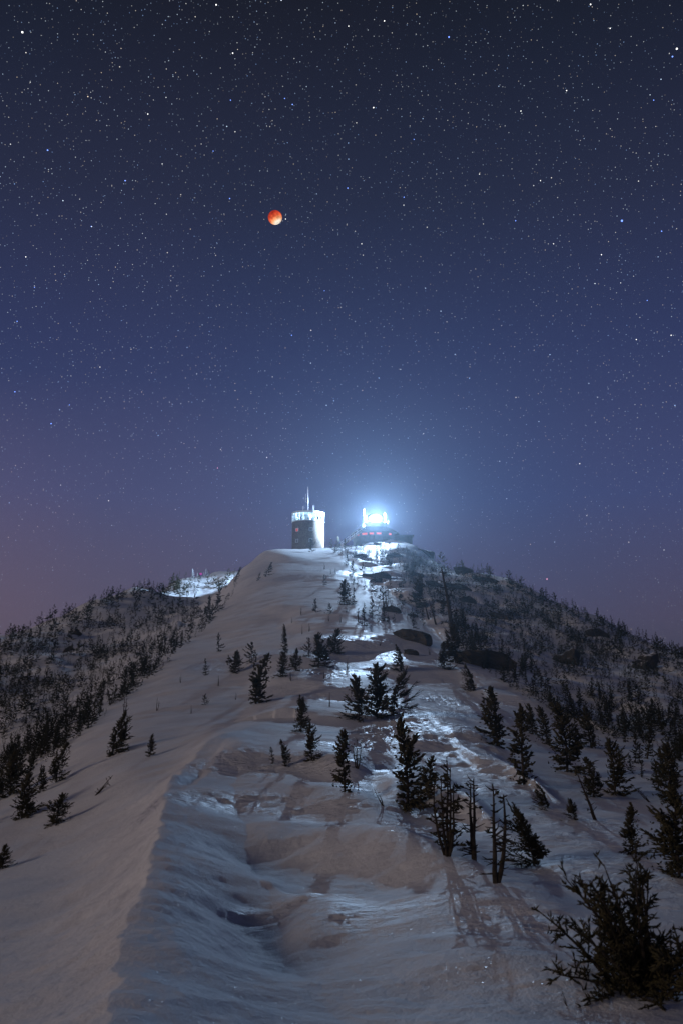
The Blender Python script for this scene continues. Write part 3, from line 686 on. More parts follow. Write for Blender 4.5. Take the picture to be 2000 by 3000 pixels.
def spruce(seed, lod, width=.24, flag=0.0, fa=math.pi, lean=0., bare=.04, gap=.15, nbr=None, taper=.85, stems=0):
    """crown and trunk of a stunted spruce 1 m tall; flag > 0 leaves branches mainly on side fa"""
    r = random.Random(seed); pts = trunk_path(r, lean); segs = []; tw = []
    nb_ = nbr or {0: 84, 1: 46, 2: 22}[lod]; w0_ = .0145
    for i in range(nb_):
        t = bare + (0.985 - bare) * ((i + r.random()) / nb_); a = r.uniform(0, 2 * math.pi)
        L = (width * (1 - t) ** taper * r.uniform(.35, 1.25) + .03) * max(.15, 1 + flag * math.cos(a - fa))
        if r.random() < gap: L *= .4
        p = on_path(pts, t); el = -.30 + 1.25 * t + r.uniform(-.35, .35)
        d = Vector((math.cos(a) * math.cos(el), math.sin(a) * math.cos(el), math.sin(el)))
        mid = p + d * L * .6; tip = p + d * L + Vector((0, 0, L * .22))
        if lod == 2:
            segs.append((p + d * L * .05, tip, .09 * L + .020)); continue
        tw.append((p, mid, .004))
        w0 = (.0145 if lod == 0 else .026)
        segs.append((p + d * L * .12, mid + d * L * .1, w0)); segs.append((mid, tip, w0 * .9))
        k = {0: 15, 1: 4}[lod]; side = d.cross(Vector((0, 0, 1))).normalized()
        for q in range(k):
            f = .25 + .7 * (q + r.random() * .6) / k; b = p.lerp(mid, f / .6) if f < .6 else mid.lerp(tip, (f - .6) / .4)
            sg = 1 if q % 2 else -1; l2 = L * r.uniform(.25, .5) * (1.15 - f * .6) + .012
            dd = (d * .75 + side * sg * r.uniform(.5, 1.0) + Vector((0, 0, r.uniform(-.25, .45)))).normalized()
            segs.append((b, b + dd * l2, w0 * r.uniform(.7, 1.05)))
    if lod == 0:
        for i in range(int(nb_ * 3)):
            t = r.uniform(bare, .96); a = r.uniform(0, 6.28); L = (width * (1 - t) ** taper * .85 + .02) * r.random() ** .7 * max(.2, 1 + flag * math.cos(a - fa)); c = on_path(pts, t) + Vector((math.cos(a), math.sin(a), r.uniform(-.2, .3))) * L
            d = Vector((math.cos(a) + r.gauss(0, .8), math.sin(a) + r.gauss(0, .8), r.gauss(.35, .6))).normalized(); segs.append((c, c + d * r.uniform(.025, .075), w0_ * r.uniform(.7, 1.1)))
    for st in range(stems):                               # side leaders rising beside the main stem
        a = r.uniform(0, 6.28); t0 = r.uniform(.02, .35); ht = r.uniform(.35, .62); p0 = on_path(pts, t0)
        off = Vector((math.cos(a), math.sin(a) * .8, 0)) * width * r.uniform(.35, .8); top = p0 + off + Vector((lean * .4, 0, ht)); tw.append((p0, p0 + off * .8 + Vector((0, 0, ht * .4)), .007)); tw.append((p0 + off * .8 + Vector((0, 0, ht * .4)), top, .005))
        for i in range(nb_ // 3):
            t = (i + r.random()) / (nb_ // 3); c = (p0 + off * .8 + Vector((0, 0, ht * .15))).lerp(top, t); b = r.uniform(0, 6.28)
            d = Vector((math.cos(b), math.sin(b), r.uniform(-.1, 1.0))).normalized(); L = (width * .5 * (1 - t) + .03) * r.uniform(.5, 1.2)
            segs.append((c, c + d * L, .018))
            for q in range(3): dd = (d + Vector((r.gauss(0, .6), r.gauss(0, .6), r.gauss(.1, .4)))).normalized(); segs.append((c + d * L * r.uniform(.2, .8), c + d * L * .5 + dd * L * .6, .014))
    for q in range(3 if lod < 2 else 1): segs.append((on_path(pts, .93 + .02 * q), on_path(pts, 1.0) + Vector((r.uniform(-.01, .01), 0, .03 - .02 * q)), .014 if lod < 2 else .03))
    return segs, tw, pts
VAR = {}
def spruce_meshes(key):
    if key in VAR: return VAR[key]
    seed, lod, kw = key; segs, tw, pts = spruce(seed, lod, **dict(kw))
    V, F = spindles(segs); cm = mesh_np('crown', V, F); cm.materials.append(M_needle if lod == 0 else M_needle_d)
    mb = MB(); n = len(pts); mb.tube([pts[0] + Vector((0, 0, -.08))] + pts[1:], [.021 * (1 - i / n * .9) for i in range(n)], 6)
    if lod == 0:
        for p, q, rr in tw: mb.tube([p, q], [rr, rr * .5], 3, False)
    tm_ = mesh_np('trunk', mb.v, mb.f); tm_.materials.append(M_bark)
    VAR[key] = (cm, tm_); return VAR[key]
def put_spruce(x, y, z, h, key, rz, label, group=None, name='spruce_tree', cat='tree', sx=1.0, tilt=(0, 0)):
    cm, tm_ = spruce_meshes(key); e = empty(name, (x, y, z - .04 * h)); e.rotation_euler = (tilt[0], tilt[1], rz); e.scale = (h * sx, h * sx, h)
    link('crown', cm, None, e); link('trunk', tm_, None, e); tag(e, label, cat, group); return e

def K0(seed, **kw): return (seed, 0, tuple(sorted(kw.items())))
# individually recognisable spruces: u, v of the base, height px, width factor, lean, flag, seed, label
HERO = [
 (1050,2112,130,.30,-.02,.0,1,'left trunk of the dense dark spruce clump in the middle of the ridge'),
 (1102,2100,155,.30,.0,.0,2,'tallest spruce of the dense clump in the middle of the ridge'),
 (1150,2090,105,.42,.30,.9,3,'right spruce of the central clump with branches streaming right'),
 (835,1913,84,.13,.0,.0,4,'narrow columnar spruce standing alone on the upper snow'),
 (750,2062,150,.20,.20,.2,5,'tall thin spruce leaning right on bare lower trunk, left of centre'),
 (829,1983,72,.34,.0,.0,6,'bushy spruce directly below the narrow columnar spruce'),
 (867,1966,66,.30,.05,.0,7,'short spruce between the columnar spruce and the wider bush'),
 (933,1955,98,.34,-.03,.0,8,'broad dark spruce left of the boulder trail'),
 (905,1925,56,.36,.0,.0,9,'low spruce tuft behind the broad dark spruce'),
 (982,1914,72,.42,.06,.0,10,'rounded spruce bush at the head of the icy trail'),
 (689,1972,64,.42,.05,.0,11,'round dark spruce bush on the left snow slope'),
 (738,1940,58,.46,.0,.0,12,'round spruce bush right of the one on the left snow slope'),
 (640,1908,54,.28,.0,.0,13,'lone slim sapling high on the smooth left snow slope'),
 (602,1978,48,.30,.0,.0,14,'small multi stemmed spruce on the left snow slope edge'),
 (882,2145,100,.27,-.02,.0,15,'shaggy upright spruce in front of the drift crest'),
 (913,2228,104,.26,-.06,.0,16,'lower shaggy spruce just below the upright one on the drift'),
 (1010,2320,172,.19,-.03,.0,17,'tall columnar spruce between two snow drifts'),
 (1192,2370,258,.19,-.02,.1,18,'tallest sparse spruce with ragged open branches right of centre'),
 (1256,2342,118,.30,.04,.2,19,'bushy spruce touching the right side of the tallest sparse spruce'),
 (1562,2532,140,.46,-.30,.8,20,'low flagged spruce sweeping left near the dead trunks'),
 (836,2246,76,.20,-.16,.0,21,'thin sapling tipping left on the middle drift'),
 (799,2238,48,.26,-.14,.0,22,'tiny sapling left of the thin tipping sapling'),
 (1175,1966,76,.26,-.18,.7,23,'sparse wind bent spruce below the small wedge rock'),
 (1386,2024,72,.34,-.35,.9,24,'wind flagged spruce leaning left on the lit shoulder'),
 (1333,1942,110,.30,-.02,.1,25,'dark full spruce right of the wedge boulders'),
 (1300,1960,80,.28,.0,.2,71,'spruce left of the dark full spruce by the shoulder'),
 (1456,2186,195,.24,-.14,.4,26,'tall spruce leaning left beside the icy snow patch'),
 (1535,2296,248,.17,-.05,.2,27,'very tall slender spruce on the right flank'),
 (1660,2262,215,.30,-.06,.2,28,'big wide dark spruce on the right flank'),
 (1560,2152,95,.32,-.12,.5,29,'short spruce behind the very tall slender one'),
 (1600,2180,120,.26,-.1,.4,72,'leaning spruce behind the big wide dark spruce'),
 (1730,2190,128,.30,-.12,.4,30,'spruce leaning left above the big wide one'),
 (1800,2326,170,.27,-.05,.1,31,'full spruce right of the big wide one'),
 (1738,2336,125,.28,-.10,.3,32,'ragged spruce between the wide spruce and the full one'),
 (1968,2348,180,.28,-.06,.3,33,'dark spruce with long bare low limbs at the right edge'),
 (1602,2366,70,.48,-.40,.9,34,'small flagged spruce lying left over the snow'),
 (1682,2402,66,.40,-.20,.7,35,'small bent spruce right of the lying flagged one'),
 (1852,2502,128,.26,.05,.2,36,'small upright spruce behind the blurred foreground bush'),
 (1990,2570,230,.30,-.05,.5,37,'heavy boughed spruce cut by the right edge of the picture'),
 (330,2212,112,.34,.25,.6,38,'krummholz spruce bowed to the right on the left flank'),
 (440,2216,62,.24,.10,.0,39,'lone twiggy sapling on the left flank above the lip'),
 (64,2398,112,.38,.10,.3,40,'bushy spruce clump low on the left flank'),
 (30,2330,112,.34,.08,.3,73,'dark spruce at the left edge behind the low clump'),
 (165,2292,104,.24,.25,.4,41,'thin spruce leaning right on the left flank'),
 (168,2412,78,.52,.10,.3,42,'low spreading spruce mat on the left flank near the lip'),
 (8,2545,62,.46,.1,.3,43,'small sprig of spruce at the left edge of the near snow slope'),
 (1008,1772,76,.34,.0,.0,44,'dense dark spruce in the middle of the upper snowfield'),
 (1035,1770,50,.30,.0,.0,74,'smaller spruce right of the dense one on the upper snowfield'),
 (925,1794,42,.40,.0,.0,45,'small spruce tuft left on the upper snowfield'),
 (966,1798,30,.55,.0,.0,46,'flat shrub right of the small tuft on the upper snowfield'),
 (950,1714,32,.34,.0,.0,47,'tiny spruce high on the upper snowfield'),
 (1228,1778,92,.30,.03,.1,48,'tall black spruce standing out on the upper right slope'),
 (1066,1832,52,.28,.0,.0,49,'small spruce above the rounded dark rock'),
 (1090,1802,48,.30,.0,.0,75,'small bent spruce left of the rounded dark rock'),
 (1210,1840,44,.30,.0,.0,76,'small spruce growing behind the large brown boulder'),
 (1125,1820,60,.30,.0,.0,50,'ragged spruce just left of the large brown boulder'),
 (1018,1656,36,.30,.0,.0,51,'little spruce below the stairway'),
 (912,1616,38,.50,.0,.0,52,'round bush directly in front of the stone tower'),
 (970,1606,28,.36,.0,.0,53,'spruce right of the tower on the summit skyline'),
 (990,1603,34,.36,.0,.0,54,'spruce at the foot of the stairway'),
 (1010,1612,36,.40,.0,.0,55,'bushy spruce under the foot of the stairway'),
 (858,1606,14,.60,.0,.0,56,'low shrub at the left foot of the tower'),
 (945,1604,26,.30,.0,.0,57,'thin shrub at the right foot of the tower'),
 (600,2064,30,.50,.0,.0,58,'small dark tuft alone on the lower left snow slope'),
 (692,1700,40,.34,.3,.5,77,'spruce bowed right on the shaded upper left flank'),
 (780,1690,44,.34,.35,.5,78,'dark spruce leaning out of the left flank below the snow crest'),
 (755,1702,26,.34,.35,.5,79,'small spruce left of the leaning one below the snow crest'),
 (640,1765,52,.34,.1,.3,80,'dark spruce at the head of the tree band in the left gully'),
]
hx_, hy_, hz_, hr_, _ = hit([h[0] for h in HERO], [h[1] for h in HERO], Z)
for hrow, x, y, z, r in zip(HERO, hx_, hy_, hz_, hr_):
    u, v, hp, wd, ln, flg, sd_, lab = hrow
    fa = 0.0 if ln > 0 else math.pi
    if flg < .3: flg, fa = .38, (sd_ * 2.4) % 6.28                 # wind has thinned one side of every crown
    big = hp > 60
    key = (sd_, 0 if big else 1, tuple(sorted(dict(width=wd * (1.0 if big else 1.0), lean=ln, flag=flg, fa=fa, bare=.03 if wd > .22 else .06, taper=.5 if hp > 90 else .7, nbr=int((96 if big else 46) * (.7 + wd)), gap=.34, stems=(0 if wd < .2 else 1 + sd_ % 3) if big else 0).items())))
    hp = hp * .86 if u > 1400 and v < 2450 else hp
    put_spruce(x, y, z, hp * r / FPX, key, 0, lab, 'spruces on the snow ridge')
SPR_N = len(HERO)

# dead and bare trees
def dead_tree(seed, stems, nbranch, foliage, spread=.12):
    r = random.Random(seed); mb = MB(); segs = []
    for s_ in range(stems):
        a = r.uniform(0, 6.28); top = Vector((math.cos(a) * spread * (s_ > 0) + r.uniform(-.02, .02), math.sin(a) * spread * (s_ > 0), r.uniform(.62, .95) if s_ else 1.0))
        b0 = Vector((math.cos(a) * .02, math.sin(a) * .02, -.06)); pts = []
        for i in range(7):
            t = i / 6; p = b0.lerp(top, t) + Vector((math.cos(a) * .05 * math.sin(t * 3), math.sin(a) * .05 * math.sin(t * 3), 0)) * (s_ > 0); pts.append(p + Vector((r.uniform(-.008, .008), r.uniform(-.008, .008), 0)))
        r0 = .042 / (1 + .28 * (stems - 1)); mb.tube(pts, [r0 * (1 - .78 * i / 6) for i in range(7)], 7)
        for k in range(nbranch):
            t = r.uniform(.12, .98); p = on_path(pts, t); b = r.uniform(0, 6.28); L = r.uniform(.05, .20) * (1.1 - t * .6)
            d = Vector((math.cos(b), math.sin(b), r.uniform(-.2, .7))); q = p + d * L * .6; e_ = q + (d + Vector((r.uniform(-.5, .5), r.uniform(-.5, .5), r.uniform(-.3, .5)))) * L * .5
            mb.tube([p, q, e_], [.010, .007, .003], 4, False)
            w = q + (d + Vector((r.uniform(-.9, .9), r.uniform(-.9, .9), .2))) * L * .35; mb.tube([q, w], [.006, .0025], 3, False)
            if r.random() < foliage:
                for _ in range(7):
                    c = q.lerp(e_, r.random()); dd = (d + Vector((r.gauss(0, .7), r.gauss(0, .7), r.gauss(.2, .5)))).normalized(); segs.append((c, c + dd * r.uniform(.03, .07), .011))
    return mb, segs
DEAD = [
 (1312,2506,262,5,20,.55,3,'bare many stemmed dead spruce with tufted tops in the foreground'),
 (1390,2520,215,2,24,.14,5,'slim dead trunk with bare twigs right of the many stemmed one'),
 (1448,2586,252,2,34,.10,6,'thick dead spruce trunk nearest of the bare trunks'),
 (1046,2252,84,3,16,.15,7,'bare grey cluster of thin stems behind the columnar spruce'),
 (1742,2402,125,1,16,.25,8,'curved half bare trunk leaning left on the right flank'),
 (1660,2946,48,2,3,0,9,'short bare twig poking out of the snow at the bottom right'),
 (1120,2360,60,2,8,.2,10,'bare arching twigs left of the tallest sparse spruce'),
 (1330,1850,190,1,24,.35,12,'tall bare leaning trunk among spruces on the right shoulder'),
 (1255,1815,70,1,12,.1,13,'thin bare leaning snag below the tall black spruce'),
 (1275,1830,75,1,12,.1,14,'second thin leaning snag below the tall black spruce'),
 (1130,1790,70,3,9,.25,15,'bare forked shrub above the rounded dark rock'),
 (640,2010,30,2,4,0,16,'small bare twig on the open left snow slope'),
 (460,2082,36,2,5,.2,17,'forked bare shoot low on the left snow slope'),
 (362,2110,64,2,9,.3,18,'bare twiggy shoot in front of the left gully trees'),
 (345,2190,50,2,6,.2,19,'bare limbs sticking right from the bowed krummholz'),
 (280,2330,70,2,9,.5,20,'low tufted branch lying on the near left slope'),
 (965,2070,40,1,4,0,21,'tiny bare stick left of the central spruce clump'),
 (885,1858,28,1,5,0,22,'little dead shoot on the middle snowfield'),
 (905,1850,26,2,5,0,23,'pair of thin twigs on the middle snowfield'),
 (530,2000,24,2,4,.1,24,'bare twig beside the gully edge'),
 (883,1803,24,3,5,.3,30,'twig tuft left of the tiny dead shoots on the middle snowfield'),
 (854,1825,18,2,4,.4,31,'flat twig mat on the middle snowfield above the columnar spruce'),
 (963,1820,20,3,5,.5,32,'small tuft of twigs on the middle snowfield left of the trail head'),
 (997,1824,26,3,6,.6,33,'leafy shoot just left of the row of low shrubs by the trail head'),
 (1048,1822,40,3,8,.7,34,'ragged low shrub beside the trail head above the icy patch'),
 (1015,1794,22,3,6,.6,35,'flat shrub under the dense spruce of the upper snowfield'),
 (968,1682,16,2,4,.5,36,'small shoot on the upper snowfield below the tower'),
 (950,1668,18,2,4,.5,37,'forked shoot nearest below the tower on the upper snowfield'),
 (983,1682,20,3,5,.5,38,'shrub right of the small shoots below the tower'),
 (948,1990,28,2,5,.2,39,'sparse twig standing on the icy strip left of the central clump'),
 (1017,1964,34,3,7,.6,40,'shrub on the icy trail above the central clump'),
 (1113,1892,24,2,5,.2,41,'bare twig on the crust left of the small wedge rock'),
 (852,1995,28,3,7,.8,42,'round tuft below the bushy spruce under the columnar one'),
 (1258,1919,24,3,6,.5,43,'low twig cluster right of the small wedge rock'),
 (1225,2352,50,2,7,.3,44,'bare shoot between the tallest sparse spruce and its bushy neighbour'),
 (690,2050,20,2,4,.2,45,'tiny forked twig on the snow left of the tall thin leaning spruce'),
 (560,2090,22,2,4,.1,46,'thin straw like twig on the lower left snow slope'),
 (1900,2350,60,2,8,0,25,'bare limbs trailing left from the right edge spruce'),
]
dx_, dy_, dz_, dr_, _ = hit([h[0] for h in DEAD], [h[1] for h in DEAD], Z)
TILT = {8: -.35, 10: -.5, 12: -.18, 13: -.25, 14: -.25, 19: .5, 20: .7, 25: -.8, 9: -.3}
for (u, v, hp, stems, nbr, fol, sd_, lab), x, y, z, r in zip(DEAD, dx_, dy_, dz_, dr_):
    mb, segs = dead_tree(sd_, stems, nbr, fol); h = hp * r / FPX
    e = empty('dead_tree' if hp > 80 else 'bare_shrub', (x, y, z)); e.scale = (h,) * 3; e.rotation_euler = (0, TILT.get(sd_, 0), 0)
    link('trunk', mesh_np('trunk', mb.v, mb.f), M_bark, e)
    if segs:
        V, F = spindles(segs); link('crown', mesh_np('crown', V, F), M_needle, e)
    tag(e, lab, 'tree' if hp > 80 else 'shrub', 'bare trees and twigs')

# large soft foreground bush, lower right
def big_bush():
    r = random.Random(77); segs = []; mb = MB()
    for i in range(46):
        a = r.uniform(0, 6.28); el = r.uniform(.25, 1.5); L = r.uniform(.35, 1.02)
        d = Vector((math.cos(a) * math.cos(el) * .62 - .08, math.sin(a) * math.cos(el) * .7, math.sin(el))); base = Vector((r.uniform(-.12, .12), r.uniform(-.1, .1), -.08))
        pts = [base + d * L * t + Vector((math.cos(a), math.sin(a), 0)) * .10 * t * t + Vector((0, 0, -.10 * t * t)) for t in (0, .25, .5, .75, 1)]
        mb.tube(pts, [.018, .014, .010, .007, .003], 5, False)
        for k in range(20):
            t = r.uniform(.22, 1); c = on_path(pts, t); dd = (d * .7 + Vector((r.gauss(0, .8), r.gauss(0, .8), r.gauss(.15, .5)))).normalized(); l2 = r.uniform(.06, .16) * (1.25 - t * .5)
            segs.append((c, c + dd * l2, .0085))
            for q in range(5):
                c2 = c + dd * l2 * r.uniform(.3, .9); d3 = (dd + Vector((r.gauss(0, .7), r.gauss(0, .7), r.gauss(0, .5)))).normalized(); segs.append((c2, c2 + d3 * r.uniform(.03, .07), .007))
    return mb, segs
bx_, by_, bz_, br_, _ = hit([1880], [2900], Z)
mb, segs = big_bush(); V, F = spindles(segs); sc = 410 * br_[0] / FPX
e = empty('foreground_bush', (bx_[0], by_[0], bz_[0])); e.scale = (sc,) * 3; e.rotation_euler = (0, -.12, 0)
link('stems', mesh_np('stems', mb.v, mb.f), M_bark, e); link('crown', mesh_np('crown', V, F), M_needle, e)
tag(e, 'large blurred spruce bush filling the lower right foreground', 'bush')

# hillside spruces: scatter over the photographed hill faces, cast onto the ground
rs = np.random.RandomState(12)
def inpoly(px, py, poly):
    px = np.asarray(px); py = np.asarray(py); c = np.zeros(px.shape, bool); j = len(poly) - 1
    for i in range(len(poly)):
        xi, yi = poly[i]; xj, yj = poly[j]
        m_ = ((yi > py) != (yj > py)) & (px < (xj - xi) * (py - yi) / (yj - yi + 1e-9) + xi); c ^= m_; j = i
    return c
ZONES = [  # polygon, count, (min h, max h) px at its rows, clumpiness, lean, label, group
 ([(-60,1870),(250,1785),(430,1722),(520,1712),(560,1765),(600,1795),(500,1880),(330,2010),(170,2130),(-60,2290)], 1700, (14, 42), .12, 'stunted spruce among many on the snowy left hillside', 'left hillside spruces'),
 ([(-60,2260),(170,2110),(330,1995),(500,1885),(640,1770),(690,1740),(655,1790),(540,1905),(370,2050),(190,2190),(60,2290),(-60,2380)], 620, (22, 54), .35, 'spruce in the dense dark tree band along the left gully', 'left gully spruces'),
 ([(-60,2270),(120,2190),(200,2230),(120,2330),(60,2400),(-60,2440)], 22, (42, 88), .3, 'larger spruce in the thicket at the lower left edge', 'lower left thicket'),
 ([(-60,1872),(250,1779),(430,1716),(530,1700),(530,1710),(430,1730),(250,1794),(-60,1885)], 70, (22, 42), .1, 'spruce standing on the left hillside skyline', 'left skyline spruces'),
 ([(1260,1636),(1500,1708),(1750,1818),(2040,1932),(2040,1952),(1750,1838),(1500,1726),(1260,1652)], 170, (22, 44), .1, 'spruce standing on the right slope skyline', 'right skyline spruces'),
 ([(1180,1650),(1260,1650),(1500,1718),(1750,1828),(2040,1938),(2040,2080),(1800,2030),(1600,1960),(1420,1860),(1290,1780),(1190,1700)], 2400, (9, 38), .1, 'stunted spruce among rocks on the upper right slope', 'upper right slope spruces'),
 ([(1290,1790),(1420,1870),(1600,1965),(1800,2040),(2040,2090),(2040,2250),(1800,2170),(1620,2085),(1480,2010),(1360,1920),(1300,1860)], 900, (14, 54), .0, 'spruce in the dark stand across the middle of the right slope', 'middle right slope spruces'),
 ([(1640,2090),(1800,2130),(2040,2190),(2040,2340),(1880,2300),(1760,2220)], 34, (38, 92), .0, 'tall dark spruce in the thick stand at the right edge', 'right edge spruces'),
 ([(1020,1660),(1110,1700),(1200,1710),(1300,1800),(1240,1840),(1150,1800),(1080,1740),(1010,1700)], 90, (18, 46), .1, 'small spruce on the snow between the summit and the wedge boulder', 'upper ridge spruces'),
 ([(965,1607),(1060,1602),(1180,1604),(1260,1650),(1190,1680),(1060,1650),(975,1622)], 400, (9, 24), .1, 'low shrub on the rocky slope under the summit building', 'summit shrubs'),
 ([(430,1733),(545,1700),(700,1690),(700,1720),(560,1740),(450,1760)], 60, (18, 36), .1, 'spruce beside the floodlit snow on the left spur', 'floodlit spur spruces'),
 ([(1060,1790),(1170,1800),(1150,1835),(1050,1835)], 12, (18, 36), .1, 'little shrub above the large brown boulder', 'boulder shrubs'),
]
cand = []
for zi, (poly, cnt, (h0, h1), lean, lab, grp) in enumerate(ZONES):
    ux = [p[0] for p in poly]; vx = [p[1] for p in poly]; got = 0
    while got < cnt:
        u = rs.uniform(min(ux), max(ux), cnt * 3); v = rs.uniform(min(vx), max(vx), cnt * 3)
        keep = inpoly(u, v, poly) & (rs.rand(cnt * 3) < .30 + .8 * sstep(-.25, .35, fbm(u / 60, v / 34, 70 + zi, 3)))
        u, v = u[keep], v[keep]; x, y, z, r, ok = hit(u, v, Z)
        for i in np.where(ok & (r < 300))[0]:
            if got >= cnt: break
            hp = h0 + (h1 - h0) * rs.rand() ** 2.0
            cand.append((zi, u[i], v[i], x[i], y[i], z[i], hp * r[i] / FPX, hp)); got += 1
MIDV = [(200 + s, 1, tuple(sorted(dict(width=[.20, .27, .17, .32, .22, .28, .20, .36][s], lean=0.0, flag=[0, .3, 0, .5, .2, .6, 0, .3][s], gap=.25, taper=.7).items()))) for s in range(8)]
LOWV = [spindles(spruce(300 + s, 2, width=[.24, .30, .20, .38, .27, .48][s], gap=.25, taper=.7)[0]) for s in range(6)]
order = sorted(range(len(cand)), key=lambda i: -cand[i][7])
take = set(i for i in order if True)
n_ind = 300 - SPR_N
vis = [i for i in order if 0 < cand[i][1] < 2000 and cand[i][0] not in (9, 11)]
# every zone is represented among the individuals, the tallest first
ind = set(vis[:n_ind])
LM = [(1214,1850,'the large brown wedge boulder'),(1432,1925,'the biggest dark boulder'),(1668,1920,'the rounded boulder low on the right slope'),(1895,1930,'the outcrop near the right edge'),
      (1470,1800,'the long rock on the right slope'),(1345,1715,'the broad slab high on the right slope'),(1745,1850,'the half buried grey slab'),(1640,1820,'the low grey rock'),(1108,1680,'the long summit ledge'),
      (1360,1668,'the square skyline outcrop'),(1535,2175,'the very tall slender spruce'),(1660,2160,'the big wide dark spruce'),(1800,2250,'the full spruce on the right flank'),(1968,2260,'the bare limbed right edge spruce'),
      (219,1850,'the flat rock on the left hillside'),(196,1900,'the snow capped rock on the left hillside'),(588,1678,'the person in pink'),(330,2160,'the bowed krummholz spruce'),(64,2330,'the low left spruce clump'),
      (165,2240,'the thin right leaning spruce'),(640,1740,'the spruce heading the left gully band'),(1333,1890,'the dark full spruce by the wedge boulders'),(1456,2090,'the tall left leaning spruce'),(1228,1735,'the tall black spruce'),
      (1330,1760,'the tall bare leaning trunk'),(1730,2130,'the left leaning spruce above the wide one'),(2000,2100,'the right picture edge'),(0,2050,'the left picture edge')]
ORD = ['nearest', 'second', 'third', 'fourth', 'fifth', 'sixth', 'seventh', 'eighth', 'ninth', 'tenth', 'eleventh', 'twelfth', 'thirteenth', 'fourteenth', 'fifteenth', 'sixteenth', 'seventeenth', 'eighteenth', 'nineteenth', 'twentieth'] + ['twenty ' + w for w in ('first', 'second', 'third', 'fourth', 'fifth', 'sixth', 'seventh', 'eighth', 'ninth')]
bins = {}
for i in ind:
    zi, u, v = cand[i][:3]; v = v - cand[i][7] / 2
    j = min(range(len(LM)), key=lambda q: (LM[q][0] - u) ** 2 + (LM[q][1] - v) ** 2); du, dv_ = u - LM[j][0], v - LM[j][1]
    ang = math.degrees(math.atan2(-dv_, du)) % 360
    bins.setdefault((j, ['right of', 'up and right of', 'above', 'up and left of', 'left of', 'down and left of', 'below', 'down and right of'][int((ang + 22.5) // 45) % 8]), []).append((du * du + dv_ * dv_, i))
LAB = {}
for (j, dr_name), lst in bins.items():
    for k, (_, i) in enumerate(sorted(lst)):
        hp = cand[i][7]; sz = 'tall' if hp > 85 else 'middling' if hp > 55 else 'short'
        LAB[i] = f"{sz} spruce, {ORD[min(k, 28)]} {dr_name} {LM[j][2]}"
SV, SF, off = [], [], 0
for i, c in enumerate(cand):
    zi, u, v, x, y, z, h, hp = c; lean = ZONES[zi][3] * rs.uniform(.3, 1.3); rz = rs.uniform(0, 6.28)
    if u > 1240: lean -= rs.uniform(0, .22)
    if i in ind:
        put_spruce(x, y, z, h, MIDV[rs.randint(8)], rz, LAB[i], ZONES[zi][5], sx=rs.uniform(.8, 1.2), tilt=(0, lean))
    else:
        V, F = LOWV[rs.randint(6)]; c_, s_ = math.cos(rz), math.sin(rz); k = h * rs.uniform(.85, 1.25)
        vx_ = (V[:, 0] * c_ - V[:, 1] * s_) * k + lean * V[:, 2] * h; vy_ = (V[:, 0] * s_ + V[:, 1] * c_) * k
        SV.append(np.stack([vx_ + x, vy_ + y, V[:, 2] * h + z - .05 * h], 1)); SF.append(F + off); off += len(V)
stand = link('far_spruce_scrub', mesh_np('far_spruce_scrub', np.concatenate(SV), np.concatenate(SF)), M_needle_d)
tag(stand, 'mass of far stunted spruces and scrub dotting both hillsides', 'spruce scrub', kind='stuff')

# rime coated little trees in the floodlight on the left spur
for (u, v, hp, lab, sd_) in ((603, 1685, 24, 'tallest rime white tree beside the pink jacketed person', 401), (597, 1686, 15, 'short rime white tree between the person and the tallest one', 402),
                             (610, 1685, 16, 'small rime white tree right of the tallest rimed one', 403), (579, 1694, 16, 'pale rimed sapling left of the pink jacketed person', 404), (565, 1690, 30, 'frosted tree at the left end of the floodlit snow', 405)):
    v = skyline(u) + 3; x, y, z, r, ok = hit([u], [v], Z); segs, tw, pts = spruce(sd_, 1, width=.24)
    V, F = spindles(segs); e = empty('rimed_tree', (x[0], y[0], z[0] - .05)); h = hp * r[0] / FPX; e.scale = (h,) * 3
    link('crown', mesh_np('crown', V, F), M_rime, e); mb = MB().tube([p for p in pts], [.02 * (1 - i / 8) for i in range(len(pts))], 5); link('trunk', mesh_np('trunk', mb.v, mb.f), M_bark, e)
    tag(e, lab, 'tree', 'rimed trees by the person')

